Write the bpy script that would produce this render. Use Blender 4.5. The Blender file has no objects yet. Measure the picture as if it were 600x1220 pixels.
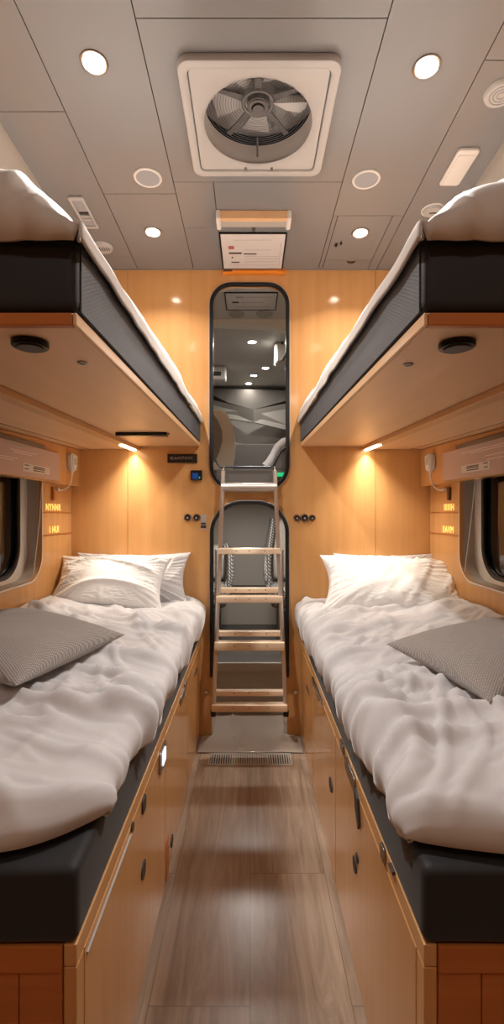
import bpy, bmesh, math, random
from mathutils import Vector, Matrix, noise
random.seed(7)
S = bpy.context.scene
COL = S.collection
F = 580.0; ZC = 1.113; ZT = 2.331; YW = 2.436; K = YW / F     # metres measured off the place
XL, XR = -0.895, 0.899
XF = 0.252; YN = 0.706
# ---------------------------------------------------------------- camera, world, exposure
cam_d = bpy.data.cameras.new('camera'); cam = bpy.data.objects.new('camera', cam_d); COL.objects.link(cam)
cam.location = (0, 0, ZC); cam.rotation_euler = (math.pi / 2, 0, 0)
cam_d.sensor_fit = 'VERTICAL'; cam_d.sensor_height = 24; cam_d.lens = F / 1220 * 24
cam_d.shift_x = 2 / 1220; cam_d.shift_y = 2 / 1220; cam_d.clip_start = 0.02
S.camera = cam
w = bpy.data.worlds.new('night'); S.world = w; w.use_nodes = True
w.node_tree.nodes['Background'].inputs[0].default_value = (0.012, 0.014, 0.02, 1)
w.node_tree.nodes['Background'].inputs[1].default_value = 0.3
S.view_settings.view_transform = 'Standard'; S.view_settings.look = 'None'
S.view_settings.gamma = 1; S.view_settings.use_curve_mapping = False
S.view_settings.exposure = 0.0
WARM = (1.0, 0.955, 0.90); LEDC = (1.0, 0.90, 0.76)
P_BIG, P_SMALL, P_LED, P_CAB, P_REAR_FILL = 14.0, 5.0, 2.2, 7.0, 2.5

# ---------------------------------------------------------------- measuring helpers
def onC(px, py): Y = (ZT - ZC) * F / (612 - py); return ((px - 298) * Y / F, Y)
def onW(px, py): return ((px - 298) * K, ZC - (py - 612) * K)
def onX(px, py, X): Y = X * F / (px - 298); return (Y, ZC - (py - 612) * Y / F)
def at(px, py, Y): return Vector(((px - 298) * Y / F, Y, ZC - (py - 612) * Y / F))

# ---------------------------------------------------------------- materials
def lin(c): return tuple((v / 12.92 if v <= .04045 else ((v + .055) / 1.055) ** 2.4) for v in [x / 255 for x in c])
MATS = {}
def mat(name, rgb, rough=.5, metal=0, spec=.5, emit=None, estr=0, alpha=1, coat=0, trans=0, sheen=0):
    m = bpy.data.materials.new(name); m.use_nodes = True
    b = m.node_tree.nodes['Principled BSDF']
    c = lin(rgb)
    b.inputs['Base Color'].default_value = (*c, 1); b.inputs['Roughness'].default_value = rough
    b.inputs['Metallic'].default_value = metal; b.inputs['Specular IOR Level'].default_value = spec
    b.inputs['Alpha'].default_value = alpha; b.inputs['Coat Weight'].default_value = coat
    b.inputs['Coat Roughness'].default_value = .12
    b.inputs['Transmission Weight'].default_value = trans; b.inputs['Sheen Weight'].default_value = sheen
    if emit: b.inputs['Emission Color'].default_value = (*lin(emit), 1); b.inputs['Emission Strength'].default_value = estr
    MATS[name] = m
    return m
def nodes(m): return m.node_tree.nodes, m.node_tree.links, m.node_tree.nodes['Principled BSDF']
def coords(m, scale, rot=(0, 0, 0), kind='Object'):
    n, l, b = nodes(m)
    t = n.new('ShaderNodeTexCoord'); mp = n.new('ShaderNodeMapping')
    mp.inputs['Scale'].default_value = scale; mp.inputs['Rotation'].default_value = rot
    l.new(t.outputs[kind], mp.inputs['Vector']); return mp
def grainy(m, c1, c2, scale, nscale=3, detail=5, bump=0, lo=.35, hi=.65, dist=.6):
    n, l, b = nodes(m); mp = coords(m, scale)
    nz = n.new('ShaderNodeTexNoise'); nz.inputs['Scale'].default_value = nscale; nz.inputs['Detail'].default_value = detail
    nz.inputs['Distortion'].default_value = dist
    l.new(mp.outputs[0], nz.inputs['Vector'])
    r = n.new('ShaderNodeValToRGB'); r.color_ramp.elements[0].position = lo; r.color_ramp.elements[1].position = hi
    r.color_ramp.elements[0].color = (*lin(c1), 1); r.color_ramp.elements[1].color = (*lin(c2), 1)
    l.new(nz.outputs['Fac'], r.inputs[0]); l.new(r.outputs[0], b.inputs['Base Color'])
    if bump:
        bp = n.new('ShaderNodeBump'); bp.inputs['Strength'].default_value = bump; bp.inputs['Distance'].default_value = .002
        l.new(nz.outputs['Fac'], bp.inputs['Height']); l.new(bp.outputs[0], b.inputs['Normal'])
    return m
wood = grainy(mat('maple_wood', (214, 152, 90), .12, spec=.22), (202, 150, 95), (210, 159, 104), (9, 9, .5), 2.0)
woodh = grainy(mat('maple_wood_lengthwise', (214, 152, 90), .36, spec=.45, coat=.2), (202, 150, 95), (210, 159, 104), (9, .5, 9), 2.0)
woodsof = grainy(mat('pale_maple_laminate', (222, 172, 122), .4, spec=.4), (214, 172, 128), (221, 180, 137), (7, .5, 7), 2.0)
woodend = grainy(mat('reddish_wood_end_grain', (180, 108, 56), .38, spec=.4), (178, 104, 46), (188, 114, 53), (.7, 16, 18), 2.5)
ceilm = mat('taupe_ceiling_panel', (126, 125, 125), .2, spec=.5)
gapm = mat('dark_gap', (38, 34, 30), .8)
white = mat('white_plastic', (216, 211, 205), .35)
whitefr = mat('off_white_plastic', (176, 173, 170), .38)
grille_g = mat('grey_speaker_cloth', (150, 150, 152), .7)
blackp = mat('black_plastic', (16, 16, 18), .3)
blackr = mat('black_rubber', (10, 10, 12), .35)
blackf = mat('black_metal', (24, 22, 20), .28, metal=.6)
darkg = mat('dark_grey_plastic', (60, 58, 58), .5)
chrome = mat('chrome', (205, 205, 205), .12, metal=1)
satin = mat('satin_steel', (168, 162, 155), .3, metal=1)
champ = mat('champagne_metal', (204, 194, 186), .3, metal=.75)
rungw = grainy(mat('pale_rung_wood', (226, 190, 150), .3, coat=.3), (226, 200, 172), (238, 214, 186), (1, 30, 30), 3)
paper = mat('white_paper', (214, 208, 204), .5)
ink = mat('dark_print', (52, 46, 44), .6)
redink = mat('faded_red_print', (168, 92, 92), .6)
greyink = mat('grey_print', (176, 168, 164), .6)
orangem = mat('amber_plastic', (236, 140, 36), .35)
brownm = mat('dark_brown_plastic', (92, 62, 40), .4)
mauve = mat('mauve_blind_fabric', (190, 160, 152), .45)
mauve2 = mat('faint_white_print', (232, 214, 208), .5)
frame_b = mat('beige_window_frame', (220, 212, 202), .45)
reveal_g = mat('grey_reveal_lining', (172, 162, 150), .55)
glassb = mat('black_window_glass', (6, 8, 12), .05, spec=.7)
blue = mat('blue_display', (28, 70, 130), .15, emit=(20, 70, 150), estr=.25)
green = mat('green_light', (40, 180, 120), .3, emit=(40, 200, 130), estr=.6)
emis = mat('lamp_diffuser', (255, 250, 240), .4, emit=(255, 247, 232), estr=70)
ledm = mat('led_diffuser', (255, 240, 215), .4, emit=(255, 236, 200), estr=14)
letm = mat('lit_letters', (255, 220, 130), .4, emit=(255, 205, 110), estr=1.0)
latchglint = mat('glowing_latch_reflection', (240, 240, 245), .3, emit=(235, 240, 255), estr=1.3)  # glow stands in for a white reflection on the latch
cabg = mat('cab_grey_lining', (150, 144, 136), .6)
cabd = mat('cab_dark_lining', (84, 78, 72), .65)
cabl = mat('cab_light_lining', (172, 165, 156), .55)
cream = mat('cream_vinyl', (238, 232, 220), .5)
darkdisc = mat('dark_grey_screen', (176, 171, 167), .5)
fanm = mat('smoky_fan_plastic', (100, 97, 96), .35)
pillowm = mat('white_cotton', (238, 235, 232), .85, sheen=.3, spec=.2)
greyslip = mat('grey_white_cotton', (206, 202, 202), .85, sheen=.3, spec=.2)
duvm = mat('pale_grey_cotton', (207, 204, 205), .8, sheen=.4, spec=.25)
sheetm = mat('thin_pale_sheet', (204, 196, 190), .6, sheen=.4, spec=.3)
for m_, sc, st in ((pillowm, 260, .08), (duvm, 300, .06), (greyslip, 220, .2), (sheetm, 200, .08)):
    n, l, b = nodes(m_); mp = coords(m_, (1, 1, 1)); nz = n.new('ShaderNodeTexNoise'); nz.inputs['Scale'].default_value = sc
    bp = n.new('ShaderNodeBump'); bp.inputs['Strength'].default_value = st; bp.inputs['Distance'].default_value = .001
    l.new(mp.outputs[0], nz.inputs['Vector']); l.new(nz.outputs['Fac'], bp.inputs['Height']); l.new(bp.outputs[0], b.inputs['Normal'])
# ribbed charcoal mattress cover
mattm = mat('charcoal_mattress_cover', (36, 36, 39), .62, sheen=.1, spec=.3)
def ribs(m, c1, c2, sc, rot, st=.3, mix=True):
    n, l, b = nodes(m); mp = coords(m, (1, 1, 1), rot)
    wv = n.new('ShaderNodeTexWave'); wv.inputs['Scale'].default_value = sc; wv.bands_direction = 'X'
    wv2 = n.new('ShaderNodeTexWave'); wv2.inputs['Scale'].default_value = sc; wv2.bands_direction = 'Y'
    l.new(mp.outputs[0], wv.inputs['Vector']); l.new(mp.outputs[0], wv2.inputs['Vector'])
    mx = n.new('ShaderNodeMath'); mx.operation = 'MULTIPLY'; l.new(wv.outputs['Fac'], mx.inputs[0]); l.new(wv2.outputs['Fac'], mx.inputs[1])
    bp = n.new('ShaderNodeBump'); bp.inputs['Strength'].default_value = st; bp.inputs['Distance'].default_value = .002
    l.new(mx.outputs[0], bp.inputs['Height']); l.new(bp.outputs[0], b.inputs['Normal'])
    r = n.new('ShaderNodeValToRGB'); r.color_ramp.elements[0].color = (*lin(c1), 1); r.color_ramp.elements[1].color = (*lin(c2), 1)
    l.new(mx.outputs[0], r.inputs[0]); l.new(r.outputs[0], b.inputs['Base Color'])
ribm = mat('ribbed_charcoal_mesh', (60, 64, 74), .6, sheen=.1)
ribs(ribm, (50, 53, 60), (66, 70, 78), 90, (math.radians(35), math.radians(20), math.radians(35)), .22)
knit = mat('grey_basket_weave', (150, 144, 140), .85, sheen=.3, spec=.2)
ribs(knit, (144, 136, 131), (196, 187, 181), 62, (0, 0, math.radians(40)), .8)
# vinyl plank floor
floorm = mat('grey_brown_plank_floor', (150, 126, 106), .3, spec=.45)
n, l, b = nodes(floorm); mp = coords(floorm, (1, 1, 1), (0, 0, math.pi / 2))
bk = n.new('ShaderNodeTexBrick'); bk.offset = .37; bk.inputs['Scale'].default_value = 1; bk.inputs['Mortar Size'].default_value = .0012
bk.inputs['Brick Width'].default_value = 1.1; bk.inputs['Row Height'].default_value = .23
bk.inputs['Color1'].default_value = (.0, .0, .0, 1); bk.inputs['Color2'].default_value = (1, 1, 1, 1); bk.inputs['Mortar'].default_value = (.1, .1, .1, 1)
l.new(mp.outputs[0], bk.inputs['Vector'])
mp2 = coords(floorm, (13, 1.0, 1)); add = n.new('ShaderNodeVectorMath'); add.operation = 'ADD'
sc_ = n.new('ShaderNodeVectorMath'); sc_.operation = 'SCALE'; sc_.inputs['Scale'].default_value = 7
l.new(bk.outputs['Color'], sc_.inputs[0]); l.new(mp2.outputs[0], add.inputs[0]); l.new(sc_.outputs[0], add.inputs[1])
nz = n.new('ShaderNodeTexNoise'); nz.inputs['Scale'].default_value = 1.6; nz.inputs['Detail'].default_value = 9; nz.inputs['Distortion'].default_value = 1.6; nz.inputs['Roughness'].default_value = .68
l.new(add.outputs[0], nz.inputs['Vector'])
r = n.new('ShaderNodeValToRGB'); r.color_ramp.elements[0].position = .3; r.color_ramp.elements[1].position = .7
r.color_ramp.elements[0].color = (*lin((122, 101, 84)), 1); r.color_ramp.elements[1].color = (*lin((184, 160, 138)), 1)
l.new(nz.outputs['Fac'], r.inputs[0])
mm = n.new('ShaderNodeMix'); mm.data_type = 'RGBA'; mm.inputs[7].default_value = (*lin((122, 102, 86)), 1)
l.new(bk.outputs['Fac'], mm.inputs[0]); l.new(r.outputs[0], mm.inputs[6]); l.new(mm.outputs[2], b.inputs['Base Color'])
filmm = mat('clear_film_over_grey_mat', (172, 158, 146), .16, spec=.6, coat=.3)

# ---------------------------------------------------------------- mesh helpers
def bx(bm, x0, x1, y0, y1, z0, z1, bev=0, seg=2):
    b2 = bmesh.new()
    r = bmesh.ops.create_cube(b2, size=1)
    for v in b2.verts:
        v.co = Vector(((x0 + x1) / 2 + v.co.x * (x1 - x0), (y0 + y1) / 2 + v.co.y * (y1 - y0), (z0 + z1) / 2 + v.co.z * (z1 - z0)))
    if bev: bmesh.ops.bevel(b2, geom=b2.edges[:], offset=bev, segments=seg, affect='EDGES', profile=.5)
    merge(bm, b2); return bm
def merge(bm, b2, M=None):
    vs = [bm.verts.new((M @ v.co) if M else v.co) for v in b2.verts]
    b2.verts.index_update()
    for f in b2.faces:
        try: bm.faces.new([vs[v.index] for v in f.verts])
        except ValueError: pass
    b2.free()
def cyl(bm, p0, p1, r0, r1=None, seg=28, bev=0):
    p0, p1 = Vector(p0), Vector(p1); r1 = r0 if r1 is None else r1
    d = p1 - p0; b2 = bmesh.new()
    bmesh.ops.create_cone(b2, cap_ends=True, segments=seg, radius1=r0, radius2=r1, depth=d.length)
    if bev:
        es = [e for e in b2.edges if abs(abs(e.verts[0].co.z) - d.length / 2) < 1e-6 and abs(e.verts[0].co.z - e.verts[1].co.z) < 1e-6]
        bmesh.ops.bevel(b2, geom=es, offset=bev, segments=2, affect='EDGES')
    M = Matrix.Translation((p0 + p1) / 2) @ d.to_track_quat('Z', 'Y').to_matrix().to_4x4()
    merge(bm, b2, M)
def tube(bm, pts, r, seg=12, caps=True):
    pts = [Vector(p) for p in pts]; rings = []; up = None
    for i, p in enumerate(pts):
        t = (pts[min(i + 1, len(pts) - 1)] - pts[max(i - 1, 0)]).normalized()
        if up is None: up = Vector((0, 0, 1)) if abs(t.z) < .9 else Vector((0, 1, 0))
        a = t.cross(up).normalized(); up = a.cross(t).normalized()
        rings.append([bm.verts.new(p + (a * math.cos(q * 2 * math.pi / seg) + up * math.sin(q * 2 * math.pi / seg)) * r) for q in range(seg)])
    for i in range(len(rings) - 1):
        for q in range(seg): bm.faces.new((rings[i][q], rings[i][(q + 1) % seg], rings[i + 1][(q + 1) % seg], rings[i + 1][q]))
    if caps: bm.faces.new(rings[0][::-1]); bm.faces.new(rings[-1])
def torus(bm, c, R, r, axis=(0, 0, 1), seg=48, s2=8):
    q = Vector(axis).to_track_quat('Z', 'Y'); c = Vector(c); rings = []
    for i in range(seg):
        a = i * 2 * math.pi / seg; d = Vector((math.cos(a), math.sin(a), 0))
        rings.append([bm.verts.new(c + q @ (d * (R + r * math.cos(j * 2 * math.pi / s2)) + Vector((0, 0, r * math.sin(j * 2 * math.pi / s2))))) for j in range(s2)])
    for i in range(seg):
        for j in range(s2): bm.faces.new((rings[i][j], rings[(i + 1) % seg][j], rings[(i + 1) % seg][(j + 1) % s2], rings[i][(j + 1) % s2]))
def prism(bm, loop, d):
    """loop of 3-D points, extruded by vector d"""
    d = Vector(d); a = [bm.verts.new(Vector(p)) for p in loop]; c = [bm.verts.new(Vector(p) + d) for p in loop]
    bm.faces.new(a[::-1]); bm.faces.new(c)
    for i in range(len(a)): j = (i + 1) % len(a); bm.faces.new((a[i], a[j], c[j], c[i]))
def rrect(x0, x1, z0, z1, r, n=8, rb=None):
    rb = r if rb is None else rb; pts = []
    for (cx, cz, a0, rr) in ((x1 - rb, z0 + rb, -90, rb), (x1 - r, z1 - r, 0, r), (x0 + r, z1 - r, 90, r), (x0 + rb, z0 + rb, 180, rb)):
        if rr < 1e-6: pts.append((cx, cz)); continue
        for i in range(n + 1): a = math.radians(a0 + 90 * i / n); pts.append((cx + rr * math.cos(a), cz + rr * math.sin(a)))
    return pts
def circ(cx, cy, r, n=48): return [(cx + r * math.cos(i * 2 * math.pi / n), cy + r * math.sin(i * 2 * math.pi / n)) for i in range(n)]
def plate(bm, outer, holes, t, M, bev=0):
    """flat plate with holes; drawn in x,y, thickness t centred on z=0, placed by matrix M"""
    cu = bpy.data.curves.new('outline', 'CURVE'); cu.dimensions = '2D'; cu.fill_mode = 'BOTH'
    cu.extrude = max(t / 2 - bev, 1e-5); cu.bevel_depth = bev; cu.bevel_resolution = 1; cu.offset = -bev
    for lp in [outer] + holes:
        s = cu.splines.new('POLY'); s.points.add(len(lp) - 1); s.use_cyclic_u = True
        for p, q in zip(s.points, lp): p.co = (q[0], q[1], 0, 1)
    o = bpy.data.objects.new('outline', cu); COL.objects.link(o)
    dg = bpy.context.evaluated_depsgraph_get(); me = bpy.data.meshes.new_from_object(o.evaluated_get(dg))
    b2 = bmesh.new(); b2.from_mesh(me); bmesh.ops.remove_doubles(b2, verts=b2.verts[:], dist=1e-6)
    merge(bm, b2, M); bpy.data.objects.remove(o); bpy.data.curves.remove(cu); bpy.data.meshes.remove(me)
def MXZ(y): return Matrix(((1, 0, 0, 0), (0, 0, 1, y), (0, 1, 0, 0), (0, 0, 0, 1)))      # (x,z) drawing placed at depth y
def MYZ(x): return Matrix(((0, 0, 1, x), (1, 0, 0, 0), (0, 1, 0, 0), (0, 0, 0, 1)))      # (y,z) drawing placed at x
def MXY(z): return Matrix.Translation((0, 0, z))
def text(bm, s, size, M, depth=.0006, spacing=1.0):
    cu = bpy.data.curves.new('t', 'FONT'); cu.body = s; cu.size = size; cu.extrude = depth; cu.align_x = 'CENTER'; cu.align_y = 'CENTER'
    cu.space_character = spacing; cu.resolution_u = 3
    o = bpy.data.objects.new('t', cu); COL.objects.link(o); dg = bpy.context.evaluated_depsgraph_get()
    me = bpy.data.meshes.new_from_object(o.evaluated_get(dg)); b2 = bmesh.new(); b2.from_mesh(me); merge(bm, b2, M)
    bpy.data.objects.remove(o); bpy.data.curves.remove(cu); bpy.data.meshes.remove(me)
def shear(bm, k, y0):
    for v in bm.verts: v.co.z += k * (v.co.y - y0)
def obj(name, bm, m, parent=None, smooth=False, ang=35):
    bmesh.ops.recalc_face_normals(bm, faces=bm.faces[:])
    me = bpy.data.meshes.new(name); bm.to_mesh(me); bm.free()
    if parent is not None:
        root = parent
        off = Vector((0, 0, 0)); q = parent
        while q is not None: off += q.location; q = q.parent
        me.transform(Matrix.Translation(-off))
    me.materials.append(m)
    if smooth:
        for p in me.polygons: p.use_smooth = True
        me.set_sharp_from_angle(angle=math.radians(ang))
    o = bpy.data.objects.new(name, me); COL.objects.link(o)
    if parent is not None: o.parent = parent
    return o
def tag(o, label, cat, group=None, kind=None):
    o['label'] = label; o['category'] = cat
    if group: o['group'] = group
    if kind: o['kind'] = kind
    return o
def thing(name, label, cat, loc, group=None):
    o = bpy.data.objects.new(name, None); COL.objects.link(o); o.location = loc; o.empty_display_size = .05
    return tag(o, label, cat, group)
def struct(name, bm, m, parent=None, smooth=False):
    o = obj(name, bm, m, parent, smooth)
    if parent is None: o['kind'] = 'structure'
    return o
def B(): return bmesh.new()
def box(*a, **k): b = B(); bx(b, *a, **k); return b
def area(name, loc, rot, power, sx, sy, col, parent=None, shape='RECTANGLE', spread=180):
    d = bpy.data.lights.new(name, 'AREA'); d.energy = power; d.shape = shape; d.size = sx; d.size_y = sy; d.color = col
    d.spread = math.radians(spread)
    o = bpy.data.objects.new(name, d); COL.objects.link(o); o.rotation_euler = rot
    if parent is not None:
        o.parent = parent; o.location = Vector(loc) - parent.location
    else: o.location = loc
    return o

# ================================================================ SETTING
WT = .03
YR = -1.0
# floor
struct('floor', box(XL - .1, XR + .1, YR, YW + .3, -.05, 0), floorm)
# ceiling: panels with fine dark joints under a backing
xs = [-.78, -.56, -.2826, .338, .628, .83]
ybr = [[YR, 1.475, 2.31, YW], [YR, 1.854, YW], [YR, 1.197, 1.788, YW], [YR, .98, 1.99, YW], [YR, 1.308, YW]]
bm = B(); g = .0014
FX, FY, FH = .024, 1.505, .20
for i in range(5):
    yb = ybr[i]
    for j in range(len(yb) - 1):
        x0, x1, y0, y1 = xs[i] + g, xs[i + 1] - g, yb[j] + g, yb[j + 1] - g
        if i == 2 and j == 1:
            bx(bm, x0, FX - FH, y0, y1, ZT, ZT + .012); bx(bm, FX + FH, x1, y0, y1, ZT, ZT + .012)
            bx(bm, FX - FH, FX + FH, y0, FY - FH, ZT, ZT + .012); bx(bm, FX - FH, FX + FH, FY + FH, y1, ZT, ZT + .012)
        elif i == 2 and j == 2:
            bx(bm, x0, -.136 - g, y0, 2.072 - g, ZT, ZT + .012); bx(bm, x0, -.136 - g, 2.072 + g, y1, ZT, ZT + .012)
            bx(bm, -.136 + g, x1, y0, y1, ZT, ZT + .012)
        elif i == 3 and j == 2:
            bx(bm, x0 + .02, x1 - .045, y0, 2.339 - g, ZT, ZT + .012); bx(bm, x1 - .045 + 2 * g, x1, y0, y1, ZT, ZT + .012)
            bx(bm, x0, x0 + .02 - 2 * g, y0, y1, ZT, ZT + .012); bx(bm, x0 + .02, x1 - .045, 2.339 + g, y1, ZT, ZT + .012)
        else: bx(bm, x0, x1, y0, y1, ZT, ZT + .012, bev=0)
ceil = struct('ceiling', bm, ceilm)
bm = B()
bx(bm, -.80, FX - FH - .002, YR, YW, ZT + .0125, ZT + .03); bx(bm, FX + FH + .002, .85, YR, YW, ZT + .0125, ZT + .03)
bx(bm, FX - FH, FX + FH, YR, FY - FH, ZT + .0125, ZT + .03); bx(bm, FX - FH, FX + FH, FY + FH, YW, ZT + .0125, ZT + .03)
struct('ceiling_backing', bm, gapm, ceil)
# back wall with two openings
x0o, x1o = onW(252, 0)[0], onW(342, 0)[0]
zt1, zb1 = onW(0, 340)[1], onW(0, 583)[1]
zt2 = onW(0, 599)[1]
bm = B()
seamL, seamR = onW(152, 0)[0], onW(447, 0)[0]
R1 = .10
low = [(x0o, 0), (x0o, zt2 - .15)] + [(x0o + .15 - .15 * math.cos(a), zt2 - .15 + .15 * math.sin(a)) for a in [math.radians(9 * i) for i in range(1, 11)]] \
    + [(x1o - .15 + .15 * math.sin(a), zt2 - .15 + .15 * math.cos(a)) for a in [math.radians(9 * i) for i in range(0, 11)]] + [(x1o, 0)]
outer = [(seamL + .001, 0)] + low + [(seamR - .001, 0), (seamR - .001, ZT), (seamL + .001, ZT)]
plate(bm, outer, [rrect(x0o, x1o, zb1, zt1, R1, rb=.12)], WT, MXZ(YW + WT / 2))
bx(bm, XL - .05, seamL - .001, YW, YW + WT, 0, ZT); bx(bm, seamR + .001, XR + .05, YW, YW + WT, 0, ZT)
bx(bm, XL, XR, YW + WT, YW + WT + .004, 1.6, ZT)if False else None
struct('wall_back', bm, wood)
# black rubber trim round the upper opening with a thin beige outer bead
bm = B(); plate(bm, rrect(x0o - .010, x1o + .010, zb1 - .010, zt1 + .010, R1 + .01, rb=.13), [rrect(x0o + .009, x1o - .009, zb1 + .009, zt1 - .009, R1 - .009, rb=.111)], .018, MXZ(YW - .008), bev=.004)
t1 = struct('trim_1', bm, blackr)
bm = B(); plate(bm, rrect(x0o - .014, x1o + .014, zb1 - .014, zt1 + .014, R1 + .014, rb=.134), [rrect(x0o - .009, x1o + .009, zb1 - .009, zt1 + .009, R1 + .009, rb=.129)], .010, MXZ(YW - .005), bev=.002)
struct('outer_bead', bm, whitefr, t1)
zl = onW(0, 806)[1]
def archpath(x0, x1, zbot, ztop, r, y):
    return [(x0, y, zbot)] + [(x0 + r - r * math.cos(math.radians(9 * i)), y, ztop - r + r * math.sin(math.radians(9 * i))) for i in range(0, 11)] + \
        [(x1 - r + r * math.sin(math.radians(9 * i)), y, ztop - r + r * math.cos(math.radians(9 * i))) for i in range(0, 11)] + [(x1, y, zbot)]
bm = B(); tube(bm, archpath(x0o + .001, x1o - .001, zl, zt2 - .001, .15, YW - .006), .0095, 10)
t2 = struct('trim_2', bm, blackr, smooth=True)
bm = B(); tube(bm, archpath(x0o - .010, x1o + .010, zl + .02, zt2 + .010, .16, YW - .002), .003, 8); struct('outer_bead', bm, whitefr, t2)
# side walls: plates with rounded window openings
YWN, YWF, ZWB, ZWT = .95, 2.093, .833, 1.43
for name, X, sg in (('wall_left', XL, -1), ('wall_right', XR, 1)):
    bm = B()
    plate(bm, [(YR, 0), (YW + .03, 0), (YW + .03, 2.06), (YR, 2.06)], [rrect(YWN, YWF, ZWB, ZWT, .115)], .02, MYZ(X + sg * .01))
    struct(name, bm, wood)
    xc = -.78 if sg < 0 else .83
    bm = B(); pts = []
    for i in range(9):
        a = i / 8; pts.append((X + (xc - X) * (a ** 1.4), 2.06 + (ZT - 2.06) * a))
    prof = pts + [(xc, ZT + .03), (X + sg * .03, ZT + .03), (X + sg * .03, 2.06)]
    prism(bm, [(p[0], YR, p[1]) for p in prof], (0, YW - YR, 0))
    struct('trim_3' if sg < 0 else 'trim_4', bm, cabl, smooth=True)
struct('wall_front', box(XL - .1, XR + .1, YR - .05, YR, 0, ZT + .03), wood)
# windows: lining, beige frame, dark pane
for k, (X, sg) in enumerate(((XL, -1), (XR, 1)), 1):
    bm = B(); D = .062
    plate(bm, rrect(YWN - .004, YWF + .004, ZWB - .004, ZWT + .004, .119), [rrect(YWN + .003, YWF - .003, ZWB + .003, ZWT - .003, .112)], D - .012, MYZ(X + sg * (.012 + (D - .0) / 2)))
    wd = struct('window_%d' % k, bm, reveal_g, smooth=True)
    bm = B(); plate(bm, rrect(YWN - .02, YWF + .02, ZWB - .02, ZWT + .02, .11), [rrect(YWN + .06, YWF - .062, ZWB + .02, ZWT - .03, .13)], .012, MYZ(X + sg * (D + .008)), bev=.003)
    obj('frame', bm, frame_b, wd)
    bm = B(); plate(bm, rrect(YWN + .055, YWF - .057, ZWB + .015, ZWT - .025, .135), [rrect(YWN + .075, YWF - .078, ZWB + .036, ZWT - .04, .12)], .016, MYZ(X + sg * (D + .010)), bev=.004)
    obj('gasket', bm, blackr, wd)
    bm = B(); plate(bm, rrect(YWN + .05, YWF - .05, ZWB + .01, ZWT - .02, .12), [], .006, MYZ(X + sg * (D + .022)))
    obj('pane', bm, glassb, wd)
    bm = B(); plate(bm, rrect(YWN - .004, YWF + .004, ZWB - .004, ZWT + .004, .12), [rrect(YWN + .002, YWF - .002, ZWB + .002, ZWT - .002, .113)], .003, MYZ(X - sg * .001), bev=.001)
    obj('edge_trim', bm, white, wd)

# ================================================================ CAB beyond the openings
CF = .277; CB = 4.8; YC = YW + WT
bm = B(); bx(bm, -.9, .9, YW + .30, CB, CF - .03, CF); cabf = struct('floor_cab', bm, cabd)
bm = B(); bx(bm, -.9, .9, YW + .30, YW + .33, 0, CF - .005); bx(bm, -.3, .3, YW + .285, YW + .30, CF - .05, CF + .002, bev=.003); struct('step_riser', bm, cabl, cabf)
struct('ceiling_cab', box(-.92, .92, YC, CB, ZT, ZT + .03), mat('cab_headlining', (206, 202, 196), .5))
bm = B(); bx(bm, -.92, -.9, YC, CB, 0, ZT); struct('wall_cab_left', bm, cabg)
bm = B(); bx(bm, .9, .92, YC, CB, 0, ZT); struct('wall_cab_right', bm, cabg)
struct('wall_cab_far', box(-.92, .92, CB, CB + .03, 0, ZT), cabg)
bm = B()
prism(bm, [(-.9, 3.05, ZT), (-.9, 3.05, ZT - .03), (-.2, 3.05, ZT - .03), (.12, 3.05, ZT - .045), (.26, 3.05, ZT - .075), (.9, 3.05, ZT - .12), (.9, 3.05, ZT)], (0, .07, 0))
struct('trim_5', bm, cream)
# dark header above the folded windscreen screen
bm = B(); yv = 4.45
pv = [at(235, 462, yv), at(253, 463, yv), at(345, 469, yv), at(372, 469, yv), at(372, 466, yv), at(345, 476, yv), at(302, 488, yv), at(272, 480, yv), at(253, 468, yv), at(235, 466, yv)]
yv = 4.62; pv = [at(230, 462, yv), at(372, 466, yv), at(345, 476, yv), at(302, 488, yv), at(272, 480, yv), at(253, 470, yv)]
prism(bm, pv, (0, .30, 0)); struct('trim_6', bm, cabd)
bm = B(); pv = [at(278, 463, yv - .02), at(325, 466, yv - .02), at(318, 474, yv - .02), at(302, 478, yv - .02), at(284, 472, yv - .02)]
bm.free()
bm = B(); yv = 4.72
prism(bm, [at(225, 470, yv), at(302, 488, yv - .25), at(375, 474, yv), at(375, 520, yv), at(302, 503, yv - .18), at(225, 492, yv)], (0, .03, 0))
s = obj('windscreen_screen', bm, cabg); tag(s, 'folded grey windscreen screen below the dark header in the cab', 'screen')
bm = B(); bx(bm, -.55, .75, 4.64, 4.70, 1.5, 1.78, bev=.01); tag(obj('dashboard_panel', bm, cabd), 'brown-grey panel below the folded windscreen screen', 'panel')
# over-cab ledge behind the foot of the upper opening
zl1 = onW(0, 560)[1]
bm = B(); bx(bm, -.88, .88, YC + .02, YC + .05, 1.19, zl1 + .006, bev=.004); bx(bm, -.88, .88, YC + .05, CB - .05, 1.20, 1.24)
led = tag(obj('over_cab_ledge', bm, cabd), 'grey ledge panel behind the foot of the upper opening', 'ledge')
bm = B(); tube(bm, [at(255, 545, YC + .012), at(259, 553, YC + .012), at(262, 556.5, YC + .012), at(322, 556.5, YC + .012), at(326, 553, YC + .012), at(334, 537, YC + .012), at(340, 533, YC + .012)], .005, 8); obj('dark_edge', bm, blackr, led, True)
bm = B(); prism(bm, [at(324, 558, YC + .016), at(334, 537, YC + .016), at(341, 532, YC + .016), at(352, 532, YC + .016), at(352, 560, YC + .016)], (0, .02, 0)); obj('raised_corner', bm, cabd, led)
bm = B(); bx(bm, onW(330, 0)[0] * 1.01, onW(339.5, 0)[0] * 1.01, YC + .006, YC + .019, onW(0, 567.5)[1] + .001, onW(0, 562.5)[1] + .001, bev=.002)
tag(obj('exit_indicator', bm, green), 'small glowing green indicator at the right foot of the upper opening', 'indicator light')
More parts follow.
